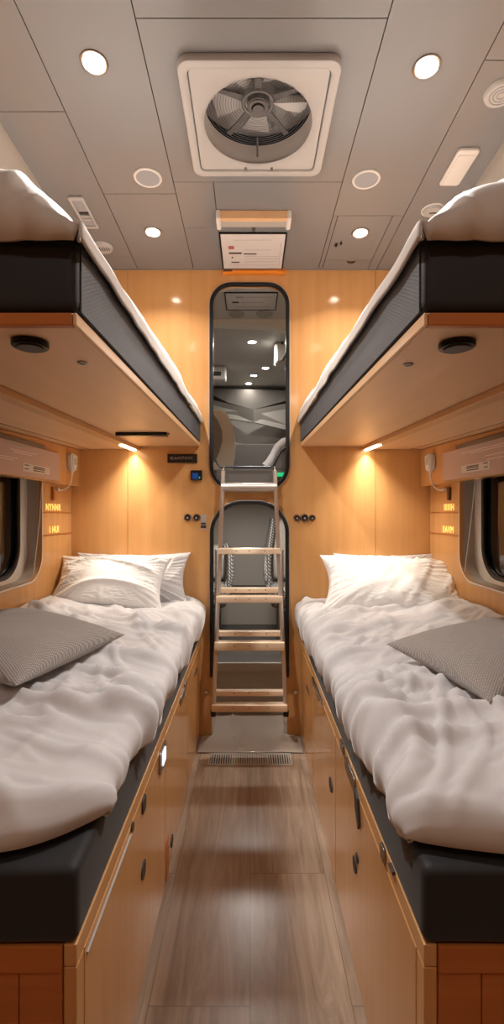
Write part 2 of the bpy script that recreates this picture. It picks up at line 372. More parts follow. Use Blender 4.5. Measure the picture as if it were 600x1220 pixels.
# document on the cab ceiling, oval vents, devices
def ceil_doc(name, label, pa, pb, wdt, seed, lines):
    (xa, ya), (xb, yb) = onC(*pa), onC(*pb); xc = (xa + xb) / 2
    t = thing(name, label, 'notice', (xc, (ya + yb) / 2, ZT))
    bm = B(); plate(bm, [(xc - wdt / 2, ya), (xc + wdt / 2, ya), (xc + wdt / 2, yb), (xc - wdt / 2, yb)], [], .003, MXY(ZT - .0035)); obj('paper', bm, paper, t)
    bm = B(); r = .0028
    plate(bm, rrect(xc - wdt / 2 - .005, xc + wdt / 2 + .005, ya - .005, yb + .005, .006), [[(xc - wdt / 2 + .001, ya + .001), (xc + wdt / 2 - .001, ya + .001), (xc + wdt / 2 - .001, yb - .001), (xc - wdt / 2 + .001, yb - .001)]], .005, MXY(ZT - .0045)); obj('frame', bm, blackf, t)
    for m_, rects in lines.items():
        for (u0, u1, v0, v1) in rects:
            bm = B()
            bx(bm, xc - wdt / 2 + u0 * wdt, xc - wdt / 2 + u1 * wdt, ya + v0 * (yb - ya), ya + v1 * (yb - ya), ZT - .0056, ZT - .0049)
            obj('print', bm, MATS[m_], t)
    return t
ceil_doc('framed_notice', 'framed white notice on the cab ceiling seen through the upper opening', (299, 348), (299, 368), .286, 1,
         {'dark_print': [(.12, .25, .5, .58)], 'grey_print': [(.2, .35, .2, .3), (.38, .9, .22, .25), (.3, .75, .52, .55), (.2, .9, .8, .83)]})
for px, lab, r in ((282, 'left pale oval vent on the cab ceiling', .045), (315, 'right white-rimmed oval vent on the cab ceiling', .048)):
    X, Y = onC(px, 374); t = thing('ceiling_vent', lab, 'vent', (X, Y, ZT), 'round vents on the cab ceiling')
    bm = B(); torus(bm, (X, Y, ZT - .002), r, .004); obj('rim', bm, whitefr, t, True)
    bm = B(); cyl(bm, (X, Y, ZT), (X, Y, ZT - .004), r); obj('face', bm, cabl, t)
def cab_box(name, label, cat, p0, p1, Y, dep, build):
    a, b_ = at(*p0, Y), at(*p1, Y)
    t = thing(name, label, cat, ((a.x + b_.x) / 2, Y + dep / 2, ZT))
    build(t, a, b_, Y, dep); return t
def ac(t, a, b_, Y, dep):
    obj('body', box(a.x, b_.x, Y, Y + dep, b_.z, ZT, bev=.015), white, t)
    obj('display', box(a.x + (b_.x - a.x) * .35, a.x + (b_.x - a.x) * .78, Y - .003, Y + .002, b_.z + .03, b_.z + .065, bev=.002), darkg, t)
cab_box('monitor_unit', 'white unit with a dark screen at the left of the cab ceiling', 'monitor', (243, 436), (269, 452), 4.0, .1, ac)
def dv(t, a, b_, Y, dep):
    obj('body', box(a.x, b_.x, Y, Y + dep, b_.z, ZT, bev=.02), white, t)
    bm = B(); tube(bm, [(a.x + .05, Y - .001, b_.z + .02), (a.x + .075, Y - .002, b_.z + .06), (a.x + .09, Y - .001, b_.z + .10)], .008, 8); obj('grip', bm, darkg, t, True)
    bm = B(); bx(bm, a.x + .045, a.x + .06, Y - .003, Y + .002, b_.z + .135, b_.z + .165, bev=.002); obj('slot', bm, darkg, t)
cab_box('wall_dispenser', 'white rounded unit with a curved dark grip at the right of the cab', 'unit', (327, 404), (352, 433), 3.45, .1, dv)
# cream side wing panel and right rest
bm = B(); Y = 3.0
pl = [(240, 560), (240, 489), (262, 488), (268, 490), (273, 498), (277, 508), (279.5, 520), (280, 532), (279, 545), (276.5, 560)]
prism(bm, [at(x, y, Y) for x, y in pl], (0, .08, 0)); bmesh.ops.bevel(bm, geom=bm.edges[:], offset=.006, segments=2, affect='EDGES')
t = thing('seat_shell', 'cream curved seat shell at the left inside the upper opening', 'seat', at(262, 560, 3.04)); t.location.z = 1.24
obj('shell', bm, cream, t)
bm = B(); pl = [(238, 555), (238, 490), (253, 492), (259, 500), (264, 512), (264.5, 525), (261, 538), (256, 550)]
prism(bm, [at(x, y, Y - .012) for x, y in pl], (0, .02, 0)); obj('cushion', bm, cabg, t)
bm = B()
tube(bm, [at(316, 556, 2.62), at(321, 551, 2.62), at(326, 543, 2.62), at(331, 533, 2.62), at(338, 527, 2.62), at(350, 524, 2.62)], .024, 14)
tag(obj('rolled_blanket', bm, greyslip, None, True), 'white patterned roll at the right foot of the upper opening', 'blanket')
# cab seats seen through the lower opening
pattern = mat('patterned_seat_cloth', (150, 146, 142), .85)
ribs(pattern, (70, 66, 62), (205, 200, 196), 26, (.6, .4, .8), .3)
for sg, lab in ((-1, 'left cab seat with patterned edge seen through the lower opening'), (1, 'right cab seat with patterned edge seen through the lower opening')):
    X = .26 * sg + (-.01)
    t = thing('passenger_seat', lab, 'seat', (X, 3.3, CF), 'seats beyond the ladder')
    bm = B(); bx(bm, X - .12, X + .12, 3.32, 3.46, CF + .38, CF + (.80 if sg > 0 else .62), bev=.04, seg=3); obj('backrest', bm, cabl, t, True)
    xi = X - sg * .125
    pts = [(xi + sg * .02, 3.24, CF + .30), (xi - sg * .012, 3.26, CF + .42), (xi - sg * .004, 3.3, CF + .58), (xi + sg * .03, 3.32, CF + (.80 if sg > 0 else .62))]
    bm = B(); tube(bm, pts, .028, 12); obj('side_bolster', bm, pattern, t, True)
    bm = B(); bx(bm, X - .12, X + .12, 3.05, 3.46, CF + .24, CF + .37, bev=.03, seg=3); obj('seat', bm, pattern, t, True)
    bm = B(); cyl(bm, (X - sg * .06, 3.12, CF + .01), (X - sg * .06, 3.12, CF + .25), .022, bev=.004); obj('leg', bm, satin, t, True)
    bm = B(); cyl(bm, (X - sg * .06, 3.12, CF), (X - sg * .06, 3.12, CF + .03), .03, bev=.004); obj('foot', bm, blackr, t, True)
    bm = B(); cyl(bm, (X + sg * .06, 3.36, CF), (X + sg * .06, 3.36, CF + .25), .022); obj('leg', bm, darkg, t, True)
# sliding door tracks at both jambs
for sg, lab, pxs in ((-1, 'dark door track with silver strip on the left jamb behind the ladder', 253), (1, 'dark door track with silver strip on the right jamb behind the ladder', 340)):
    X = onW(pxs + .5, 0)[0] + (-.002 if sg < 0 else .0)
    t = thing('door_track', lab, 'track', (X, YC + .02, .29), 'door tracks in the jambs')
    bm = B(); bx(bm, X - .006, X + .006, YC + .003, YC + .04, .29, .62, bev=.002); obj('rail', bm, darkg, t)
    bm = B(); bx(bm, X - sg * .014 - .004, X - sg * .014 + .004, YC + .003, YC + .02, .3, .93, bev=.002); obj('strip', bm, satin, t)
# reflected lamps, imitated by added glowing discs and lights
for px, py, lab in ((300, 407, 'nearest glowing disc for a lamp reflection'), (316, 438, 'second glowing disc for a lamp reflection, right of the row,'), (302, 447, 'third glowing disc for a lamp reflection'), (296, 456.5, 'farthest glowing disc for a lamp reflection')):
    X, Y = onC(px, py); t = thing('cab_reflection_disc', lab + ' seen through the upper opening', 'lamp', (X, Y, ZT), 'discs for lamp reflections on the cab ceiling')
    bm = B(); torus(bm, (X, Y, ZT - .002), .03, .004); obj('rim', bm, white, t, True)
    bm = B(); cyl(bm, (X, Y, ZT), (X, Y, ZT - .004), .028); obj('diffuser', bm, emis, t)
    area('cab_reflection_added_light', (X, Y, ZT - .012), (0, 0, 0), P_CAB * (1 if Y < 4.2 else .12), .05, .05, WARM, t, 'DISK')
bm = B(); bx(bm, -.88, .88, 3.66, 3.69, CF, 1.195, bev=.004); cp = tag(obj('cab_partition', bm, cabl), 'plain grey panel behind the cab seats seen through the lower opening', 'panel')
bm = B(); bx(bm, -.2, .2, 3.652, 3.66, CF + .22, CF + .30, bev=.003); obj('low_pocket', bm, cabd, cp)
# fill lamp added under the ledge to brighten the lower cab
t = thing('under_ledge_fill', 'added fill lamp under the over-cab ledge', 'lamp', (0, 2.9, 1.2))
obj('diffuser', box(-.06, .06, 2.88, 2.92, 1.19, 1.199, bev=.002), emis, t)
area('under_ledge_fill_light', (0, 2.9, 1.18), (0, 0, 0), 5.0, .12, .04, WARM, t)

# ================================================================ CEILING FITTINGS
def downlight(px, py, lab, power):
    X, Y = onC(px, py); t = thing('downlight', lab, 'ceiling light', (X, Y, ZT), 'recessed ceiling downlights')
    bm = B(); torus(bm, (X, Y, ZT - .001), .034, .004); obj('bezel', bm, satin, t, True)
    bm = B(); cyl(bm, (X, Y, ZT), (X, Y, ZT - .003), .032); obj('reflector', bm, white, t)
    bm = B(); cyl(bm, (X, Y, ZT - .003), (X, Y, ZT - .011), .023, .015, seg=40, bev=.002); obj('diffuser', bm, emis, t, True)
    area('downlight_light', (X, Y, ZT - .014), (0, 0, 0), power, .05, .05, WARM, t, 'DISK', spread=135 if power > 9 else 125)
downlight(112, 74, 'large bright downlight left of the roof fan', P_BIG)
downlight(508, 79, 'large bright downlight right of the roof fan', P_BIG)
downlight(182, 276, 'small bright downlight near the end wall, on the left', P_SMALL)
downlight(429, 277, 'small bright downlight in the ceiling hatch on the right', P_SMALL)
# two unseen downlights added behind the viewpoint for extra light
for X, lab in ((-.40, 'left'), (.45, 'right')):
    t = thing('downlight', 'added unseen downlight behind the viewpoint on the %s' % lab, 'ceiling light', (X, -.3, ZT), 'recessed ceiling downlights')
    bm = B(); torus(bm, (X, -.3, ZT - .001), .034, .004); obj('bezel', bm, satin, t, True)
    bm = B(); cyl(bm, (X, -.3, ZT), (X, -.3, ZT - .003), .030); obj('diffuser', bm, emis, t)
    area('downlight_light', (X, -.3, ZT - .010), (0, 0, 0), P_REAR_FILL, .05, .05, WARM, t, 'DISK')
# round speakers
for px, py, lab in ((176, 211, 'round grey speaker with white rim left of the roof fan'), (436, 213, 'round grey speaker with white rim right of the roof fan')):
    X, Y = onC(px, py); t = thing('ceiling_speaker', lab, 'speaker', (X, Y, ZT), 'ceiling speakers')
    bm = B(); torus(bm, (X, Y, ZT - .002), .046, .005); obj('rim', bm, white, t, True)
    bm = B(); cyl(bm, (X, Y, ZT), (X, Y, ZT - .005), .043, bev=.001); obj('grille', bm, grille_g, t)
# roof fan
t = thing('roof_fan', 'square white roof vent with a dark round fan', 'roof fan', (FX, FY, ZT))
HF = .222
bm = B(); plate(bm, rrect(FX - HF, FX + HF, FY - HF, FY + HF, .035), [rrect(FX - HF + .026, FX + HF - .026, FY - HF + .026, FY + HF - .026, .02)], .024, MXY(ZT - .012), bev=.005); obj('outer_frame', bm, whitefr, t, True)
bm = B(); plate(bm, rrect(FX - HF + .028, FX + HF - .028, FY - HF + .028, FY + HF - .028, .018), [circ(FX, FY, .166, 72)], .012, MXY(ZT - .012), bev=.003); fr = obj('inner_frame', bm, whitefr, t, True)
bm = B()
for (ra, za, rb_, zb_) in ((.166, -.018, .166, .045),):
    n_ = 72; A = [bm.verts.new((FX + ra * math.cos(i * 2 * math.pi / n_), FY + ra * math.sin(i * 2 * math.pi / n_), ZT + za)) for i in range(n_)]
    Bv = [bm.verts.new((FX + rb_ * math.cos(i * 2 * math.pi / n_), FY + rb_ * math.sin(i * 2 * math.pi / n_), ZT + zb_)) for i in range(n_)]
    C_ = [bm.verts.new((FX + (ra + .004) * math.cos(i * 2 * math.pi / n_), FY + (ra + .004) * math.sin(i * 2 * math.pi / n_), ZT + za)) for i in range(n_)]
    D_ = [bm.verts.new((FX + (ra + .004) * math.cos(i * 2 * math.pi / n_), FY + (ra + .004) * math.sin(i * 2 * math.pi / n_), ZT + zb_)) for i in range(n_)]
    for i in range(n_):
        j = (i + 1) % n_
        bm.faces.new((A[i], A[j], Bv[j], Bv[i])); bm.faces.new((C_[i], D_[i], D_[j], C_[j])); bm.faces.new((A[i], C_[i], C_[j], A[j])); bm.faces.new((Bv[i], Bv[j], D_[j], D_[i]))
obj('collar', bm, whitefr, t, True)
bm = B(); cyl(bm, (FX, FY, ZT + .105), (FX, FY, ZT + .11), .20, seg=64); obj('lid', bm, darkdisc, t)
bm = B()
for i in range(14): torus(bm, (FX, FY, ZT + .046), .05 + i * .0085, .0007, seg=72, s2=4)
obj('screen', bm, fanm, t, True)
bm = B(); cyl(bm, (FX, FY, ZT + .035), (FX, FY, ZT + .07), .034, bev=.004); cyl(bm, (FX, FY, ZT + .03), (FX, FY, ZT + .036), .02, bev=.003); torus(bm, (FX, FY, ZT + .052), .046, .006); obj('hub', bm, fanm, t, True)
for i in range(5):
    a = math.radians(-90 + i * 72); bm = B(); c = Vector((FX, FY, ZT + .052))
    def P(r, da, z): return c + Vector((math.cos(a + da) * r, math.sin(a + da) * r, z))
    prism(bm, [P(.04, -.32, 0), P(.10, -.09, .004), P(.164, -.05, .006), P(.164, .05, .006), P(.10, .06, .004), P(.04, .32, 0)], (0, 0, .006)); obj('spoke', bm, fanm, t)
for i in range(5):
    a = math.radians(-60 + i * 72); bm = B(); c = Vector((FX, FY, ZT + .078)); lp = []
    for q in range(7): lp.append(c + Vector((math.cos(a - .28 + q * .02) * (.045 + q * .018), math.sin(a - .28 + q * .02) * (.045 + q * .018), -.004)))
    for q in range(6, -1, -1): lp.append(c + Vector((math.cos(a + .25 + q * .035) * (.045 + q * .018), math.sin(a + .25 + q * .035) * (.045 + q * .018), .008)))
    prism(bm, lp, (0, 0, .003)); bl = obj('blade', bm, darkdisc, t)
a0 = onC(345, 133); bm = B(); z = ZT + .044  # reflection on the fan, shaped as a pale wedge
prism(bm, [(FX + .045, FY - .008, z), (FX + .09, FY + .020, z), (FX + .135, FY + .028, z), (FX + .15, FY + .004, z), (FX + .152, FY - .012, z)], (0, 0, .003)); o = obj('reflection_wedge', bm, whitefr, t); o['label'] = 'pale wedge for a reflection on the fan'
bm = B(); cyl(bm, (FX, FY + .15, ZT - .004), (FX, FY + .15, ZT + .06), .003, seg=8); obj('pull_rod', bm, satin, t, True)
for q in (-.04, .05):
    bm = B(); cyl(bm, (FX + q, FY + HF - .037, ZT - .026), (FX + q, FY + HF - .037, ZT - .016), .004, seg=10); obj('screw', bm, satin, t)
# left ceiling switch vent
xa, ya = onC(80, 233); xb, yb = onC(117, 270); xm = (onC(90, 233)[0] + onC(109, 270)[0]) / 2
t = thing('ceiling_louvre', 'small rectangular white louvre in the left ceiling panel', 'vent', (xm, (ya + yb) / 2, ZT))
W_ = .03
bm = B(); plate(bm, rrect(xm - W_, xm + W_, ya, yb, .006), [rrect(xm - W_ + .011, xm + W_ - .009, ya + .018, yb - .014, .003)], .010, MXY(ZT - .005), bev=.002); obj('frame', bm, whitefr, t)
bm = B(); bx(bm, xm - W_ + .009, xm + W_ - .008, ya + .016, yb - .012, ZT - .003, ZT - .0005); obj('recess', bm, grille_g, t)
for i in range(3):
    yy = ya + .05 + (yb - ya - .1) * (.45 + i * .2)
    obj('slat', box(xm - W_ + .012, xm + W_ - .012, yy, yy + .010, ZT - .009, ZT - .003, bev=.001), darkg if i == 0 else whitefr, t)
# round fittings
def roundfit(px, py, r, name, lab, cat, kind):
    X, Y = onC(px, py); t = thing(name, lab, cat, (X, Y, ZT))
    bm = B(); cyl(bm, (X, Y, ZT), (X, Y, ZT - .012), r, r * .88, seg=48, bev=.002); obj('body', bm, whitefr, t, True)
    if kind == 'vent':
        bm = B()
        for i in range(-3, 4): bx(bm, X + i * .010 - .002, X + i * .010 + .002, Y - .004 - .012, Y + .012, ZT - .0135, ZT - .0115)
        obj('slot', bm, darkg, t)
    elif kind == 'smoke':
        bm = B(); tube(bm, [(X - .012, Y + .004, ZT - .012), (X, Y, ZT - .013), (X + .014, Y, ZT - .012)], .003, 8); obj('slot', bm, darkg, t, True)
        bm = B(); torus(bm, (X, Y, ZT - .001), r * 1.08, .003); obj('rim', bm, white, t, True)
    else:
        bm = B()
        for rr in (.012, .022, .032): torus(bm, (X, Y, ZT - .012), rr, .0018, s2=6)
        obj('grille', bm, grille_g, t, True)
roundfit(122, 294, .048, 'round_vent', 'round white slotted vent beside the left upper duvet', 'vent', 'vent')
roundfit(515, 250, .038, 'smoke_alarm', 'round white alarm with a dark slot above the right upper bunk', 'alarm', 'smoke')
roundfit(597, 109, .05, 'round_vent', 'round white perforated vent at the right edge of the ceiling', 'vent', 'perf')
# white blank plate
xa, ya = onC(557, 175); xb, yb = onC(536, 218); xm = (xa + xb) / 2
t = thing('ceiling_light_panel', 'white rounded rectangular cover plate in the right ceiling panel', 'cover plate', (xm, (ya + yb) / 2, ZT))
bm = B(); plate(bm, rrect(xm - .036, xm + .036, ya, yb, .012), [], .012, MXY(ZT - .006), bev=.003); obj('plate', bm, white, t, True)
bm = B(); plate(bm, rrect(xm - .028, xm + .030, ya + .02, yb - .008, .008), [], .003, MXY(ZT - .0133), bev=.001); obj('lens', bm, white, t, True)
# hatch latches
for px, py, wd_ in ((400, 291, .012), (406, 289, .007), (418, 311, .036)):
    X, Y = onC(px, py); t = thing('hatch_latch', 'small black latch on the ceiling hatch, %s' % {400: 'left of the lamp', 406: 'the small one beside the left latch', 418: 'at the edge nearest the wall'}[px], 'latch', (X, Y, ZT), 'latches on the ceiling hatch')
    bm = B(); bx(bm, X - wd_ / 2, X + wd_ / 2, Y - .010, Y + .010, ZT - .004, ZT, bev=.001); obj('plate', bm, blackp if wd_ < .02 else satin, t)
    bm = B(); tube(bm, [(X - wd_ / 2, Y, ZT - .006), (X, Y + .008, ZT - .008), (X + wd_ / 2, Y, ZT - .006)], .0022, 8); obj('catch', bm, blackp, t, True)
# wooden lamp bar over the notice
xa, ya = onC(257, 250); xb, _ = onC(347, 250)
t = thing('ceiling_lamp_bar', 'wood-fronted lamp bar with white end caps on the ceiling above the notice', 'lamp bar', ((xa + xb) / 2, ya + .05, ZT))
obj('front_panel', box(xa + .016, xb - .016, ya, ya + .022, ZT - .036, ZT, bev=.004), woodsof, t)
obj('housing', box(xa + .014, xb - .014, ya + .022, ya + .062, ZT - .034, ZT, bev=.003), cabl, t)
for x_ in (xa, xb - .018): obj('end_cap', box(x_, x_ + .018, ya - .006, ya + .075, ZT - .040, ZT, bev=.006), white, t)
X, Y = onC(302, 272); bm = B(); cyl(bm, (X, Y, ZT), (X, Y, ZT - .012), .010, .006, seg=16); t = obj('ceiling_hook', bm, satin, None, True); tag(t, 'small metal hook on the ceiling between lamp bar and notice', 'hook')
# framed notice on the ceiling + amber holder
ceil_doc('framed_notice', 'framed white notice with a red stamp on the ceiling by the end wall', (301, 277), (301, 319), .286, 2,
         {'dark_print': [(.11, .32, .50, .545), (.35, .56, .53, .56), (.14, .28, .78, .81), (.15, .175, .63, .67)],
          'faded_red_print': [(.11, .20, .32, .41)],
          'grey_print': [(.2, .78, .16, .168), (.36, .78, .43, .438), (.36, .92, .615, .623), (.36, .92, .69, .698), (.36, .9, .77, .778), (.09, .945, .878, .885), (.938, .945, .24, .885)]})
xa, xb = onW(265, 0)[0], onW(340, 0)[0]
t = thing('notice_holder', 'bright amber strip below the notice at the top of the end wall', 'holder', ((xa + xb) / 2, YW - .02, ZT))
obj('strip', box(xa, xb, YW - .022, YW - .001, ZT - .024, ZT - .001, bev=.002), orangem, t)
obj('dark_insert', box(xa + .005, xa + .05, YW - .0235, YW - .02, ZT - .017, ZT - .008), brownm, t)
obj('groove', box(xa + .055, xb - .005, YW - .023, YW - .021, ZT - .0125, ZT - .0105), brownm, t)

# ================================================================ LOWER BEDS
def bed_cabinets(sg):
    side = 'left' if sg < 0 else 'right'
    XS = XL if sg < 0 else XR
    ys = [YN, 1.440, 1.949, YW - .002]
    names = ['nearest', 'middle', 'farthest']
    for i in range(3):
        y0, y1 = ys[i] + .001, ys[i + 1] - .001
        t = thing('bed_cabinet', 'maple storage cabinet under the %s lower bed, %s of three' % (side, names[i]), 'cabinet', (sg * .5, (y0 + y1) / 2, 0), 'storage cabinets under the lower beds')
        X1, X2 = sorted((sg * (XF + .020), XS - sg * .002))
        obj('body', box(X1, X2, y0 + (.018 if i == 0 else 0), y1, 0, .487), woodh, t)
        # door leaf set against the carcass
        dx0, dx1 = sorted((sg * XF, sg * (XF + .019)))
        yd0 = y0 + (.035 if i == 0 else .002)
        d = obj('door', box(dx0, dx1, yd0, y1 - .002, .012, .452, bev=.0018), wood, t)
        obj('rail', box(dx0, dx1, y0 + (.0 if i == 0 else 0), y1, .455, .487, bev=.0015), woodh, t)
        if i == 0:
            obj('corner_post', box(dx0, dx1, y0, y0 + .032, 0, .454, bev=.002), wood, t)
            X1, X2 = sorted((sg * (XF + .020), XS - sg * .002))
            e = obj('end_panel', box(X1, X2, y0 + .004, y0 + .018, 0, .452), woodend, t)
            bm = B()
            bx(bm, X1, X2, y0 - .004, y0 + .004, .448, .487, bev=.002)
            obj('end_rail', bm, woodend, t)
            xm_ = sg * .33; a_, b_ = sorted((sg * (XF + .021), sg * .335)); obj('end_stile', box(a_, b_, y0, y0 + .004, 0, .447, bev=.001), woodend, t)
            a_, b_ = sorted((sg * .337, XS - sg * .01)); obj('end_inset', box(a_, b_, y0 + .001, y0 + .004, 0, .444, bev=.001), woodend, t)
        yield t, d, y0, y1
def oval(bm, X, y, z, ry, rz, sg, t=.004):
    lp = [(y + ry * math.cos(a * math.pi / 12), z + rz * math.sin(a * math.pi / 12)) for a in range(24)]
    plate(bm, lp, [], t, MYZ(X - sg * (t / 2)))
SX = -XF
cabs = list(bed_cabinets(-1))
def facepart(t, name, m, px0, px1, py, h, sg, dep=.006, round_=False, lab=None):
    """fitting on the aisle face; px0,px1 horizontal span, py mid height"""
    X = sg * XF; ya, z = onX(px0, py, X); yb, z2 = onX(px1, py, X); y0, y1 = min(ya, yb), max(ya, yb); z = onX((px0 + px1) / 2, py, X)[1]
    bm = B()
    if round_: oval(bm, X, (y0 + y1) / 2, z, (y1 - y0) / 2, h / 2, sg, dep)
    else: plate(bm, rrect(y0, y1, z - h / 2, z + h / 2, min(h, y1 - y0) * .25), [], dep, MYZ(X - sg * dep / 2), bev=.001)
    o = obj(name, bm, m, t)
    if lab: o['label'] = lab
    return o, y0, y1, z
t0, d0, *_ = cabs[0]
o, y0, y1, z = facepart(t0, 'latch_plate', satin, 188.5, 196, 902, .062, -1)
# white reflection on the latch, imitated by a glowing inset
bm = B(); bx(bm, -XF + .006, -XF + .009, y0 + .03, y1 - .025, z - .018, z + .020, bev=.002); obj('latch_glint', bm, latchglint, o)
facepart(t0, 'recessed_pull', darkg, 168.5, 172.5, 958, .035, -1, .004)
facepart(t0, 'finger_hole', darkg, 168, 172.5, 1036, .04, -1, .003, True)
X = -XF; ya, za = onX(103, 1135, X); yb, zb = onX(156, 990, X)
obj('groove', box(X, X + .003, ya, yb, .4355, .4385), whitefr, d0)
facepart(cabs[0][0], 'finger_hole', darkg, 155.5, 158.5, 985, .02, -1, .003, True)
facepart(cabs[1][0], 'latch_plate', satin, 213.8, 218.8, 830, .03, -1, .005)
facepart(cabs[1][0], 'catch', satin, 219, 221.5, 815, .022, -1, .005)
facepart(cabs[1][0], 'finger_hole', darkg, 203.2, 205.4, 1002, .035, -1, .003, True)
facepart(cabs[1][0], 'toe_notch', woodend, 197.6, 200.4, 1022, .12, -1, .002)
facepart(cabs[2][0], 'latch_plate', chrome, 230.5, 232.5, 800, .02, -1, .008)
cabs = list(bed_cabinets(1))
t0 = cabs[0][0]
facepart(t0, 'finger_hole', darkg, 421, 425, 1030, .036, 1, .003, True)
facepart(t0, 'slot', darkg, 424.6, 427, 1022, .022, 1, .003, True)
o, y0, y1, z = facepart(t0, 'pull_strap', satin, 412.5, 424, 922, .036, 1, .005)
bm = B(); Xf = XF - .006
prism(bm, [(Xf, y0 + .004, z - .0), (Xf, y0 - .035, z - .01), (Xf, y0 - .05, z - .06), (Xf, y0 - .042, z - .075), (Xf, y0 - .01, z - .045)], (.005, 0, 0)); o2 = obj('strap_tail', bm, darkg, o)
facepart(t0, 'latch_plate', satin, 455, 460, 1016, .028, 1, .005)
facepart(t0, 'catch', darkg, 466, 471, 1035, .006, 1, .006)
facepart(cabs[1][0], 'latch_plate', satin, 406, 410, 890, .03, 1, .005) if False else facepart(t0, 'catch', satin, 406.5, 410.5, 890, .028, 1, .005)
facepart(cabs[1][0], 'finger_hole', darkg, 392.5, 396, 935, .04, 1, .003, True)
o, y0, y1, z = facepart(cabs[1][0], 'push_latch', chrome, 374, 385, 823, .022, 1, .010)
facepart(cabs[2][0], 'push_latch', chrome, 366.5, 369, 821, .02, 1, .008)
# chrome stops on the end-wall posts
for px, sg, lab in ((351.5, 1, 'round chrome door stop on the wooden post right of the ladder'), (246, -1, 'round chrome door stop on the wooden post left of the ladder')):
    X, Z = onW(px, 824)
    bm = B(); cyl(bm, (X, YW, Z), (X, YW - .012, Z), .012, .009, seg=24, bev=.002); tag(obj('door_stop', bm, chrome, None, True), lab, 'door stop')

# ---------------- mattresses
def softbox(x0, x1, y0, y1, z0, z1, r=.02, nx=24, ny=60, nz=6, dent=None):
    """box with rounded edges and slight cloth unevenness"""
    b2 = bmesh.new(); bmesh.ops.create_cube(b2, size=1)
    for v in b2.verts: v.co = Vector(((x0 + x1) / 2 + v.co.x * (x1 - x0), (y0 + y1) / 2 + v.co.y * (y1 - y0), (z0 + z1) / 2 + v.co.z * (z1 - z0)))
    bmesh.ops.bevel(b2, geom=b2.edges[:], offset=r, segments=4, affect='EDGES', profile=.6)
    bmesh.ops.subdivide_edges(b2, edges=[e for e in b2.edges if e.calc_length() > .08], cuts=24, use_grid_fill=True)
    bmesh.ops.triangulate(b2, faces=[f for f in b2.faces if len(f.verts) > 4])
    for v in b2.verts:
        n_ = noise.noise(v.co * 6) * .002 + noise.noise(v.co * 17) * .001
        if dent: n_ += dent(v.co)
        if z0 + .01 < v.co.z: v.co.z += n_
        if abs(v.co.y - y0) < .03: v.co.y += noise.noise(v.co * 9) * .003
    return b2
MZ0, MZ1 = .4875, .600
for sg in (-1, 1):
    side = 'left' if sg < 0 else 'right'
    XS = XL if sg < 0 else XR
    a, b_ = sorted((sg * (XF - .002), XS - sg * .004))
    bm = softbox(a, b_, YN - .004, YW - .004, MZ0, MZ1, .018)
    tag(obj('mattress', bm, mattm, None, True, 60), 'charcoal mattress on the %s lower bed, under the duvet' % side, 'mattress')

# ---------------- duvets
def ridge(p, ang, along, across, pw=1.6):
    c, s_ = math.cos(ang), math.sin(ang)
    u = (p[0] * c + p[1] * s_) * across; v = (-p[0] * s_ + p[1] * c) * along
    w_ = noise.noise(Vector((p[0] * 2.3, p[1] * 2.3, 4.2))) * 1.1
    r = 1 - abs(noise.noise(Vector((u + w_, v + w_ * .6, ang * 7)))) * 2.1
    return max(r, 0) ** pw
def wrinkles(x, y, edge, seed=0):
    """cloth relief in metres: long diagonal folds, stronger near the free edge"""
    p = (x + seed * 3.1, y + seed * 1.7)
    e = math.exp(-max(edge, 0) / .20)
    h = .020 * noise.noise(Vector((p[0] * 3.0, p[1] * 3.4, 1.0 + seed)))
    h += (.020 + .020 * e) * (ridge(p, 2.05, 1.8, 6.0, 2.4) - .35)
    h += (.016 + .016 * e) * (ridge((p[0] + 5, p[1]), 1.75, 2.2, 11, 3.2) - .3)
    h += (.009 + .006 * e) * (ridge((p[0], p[1] + 9), 2.5, 3.0, 13, 2.8) - .3)
    h += .006 * (ridge((p[0] + 8, p[1] + 2), .6, 2.0, 6, 2.6) - .4)
    h += .0042 * (ridge((p[0] + 2, p[1] + 4), 2.0, 5, 26, 2.0) - .4)
    return h
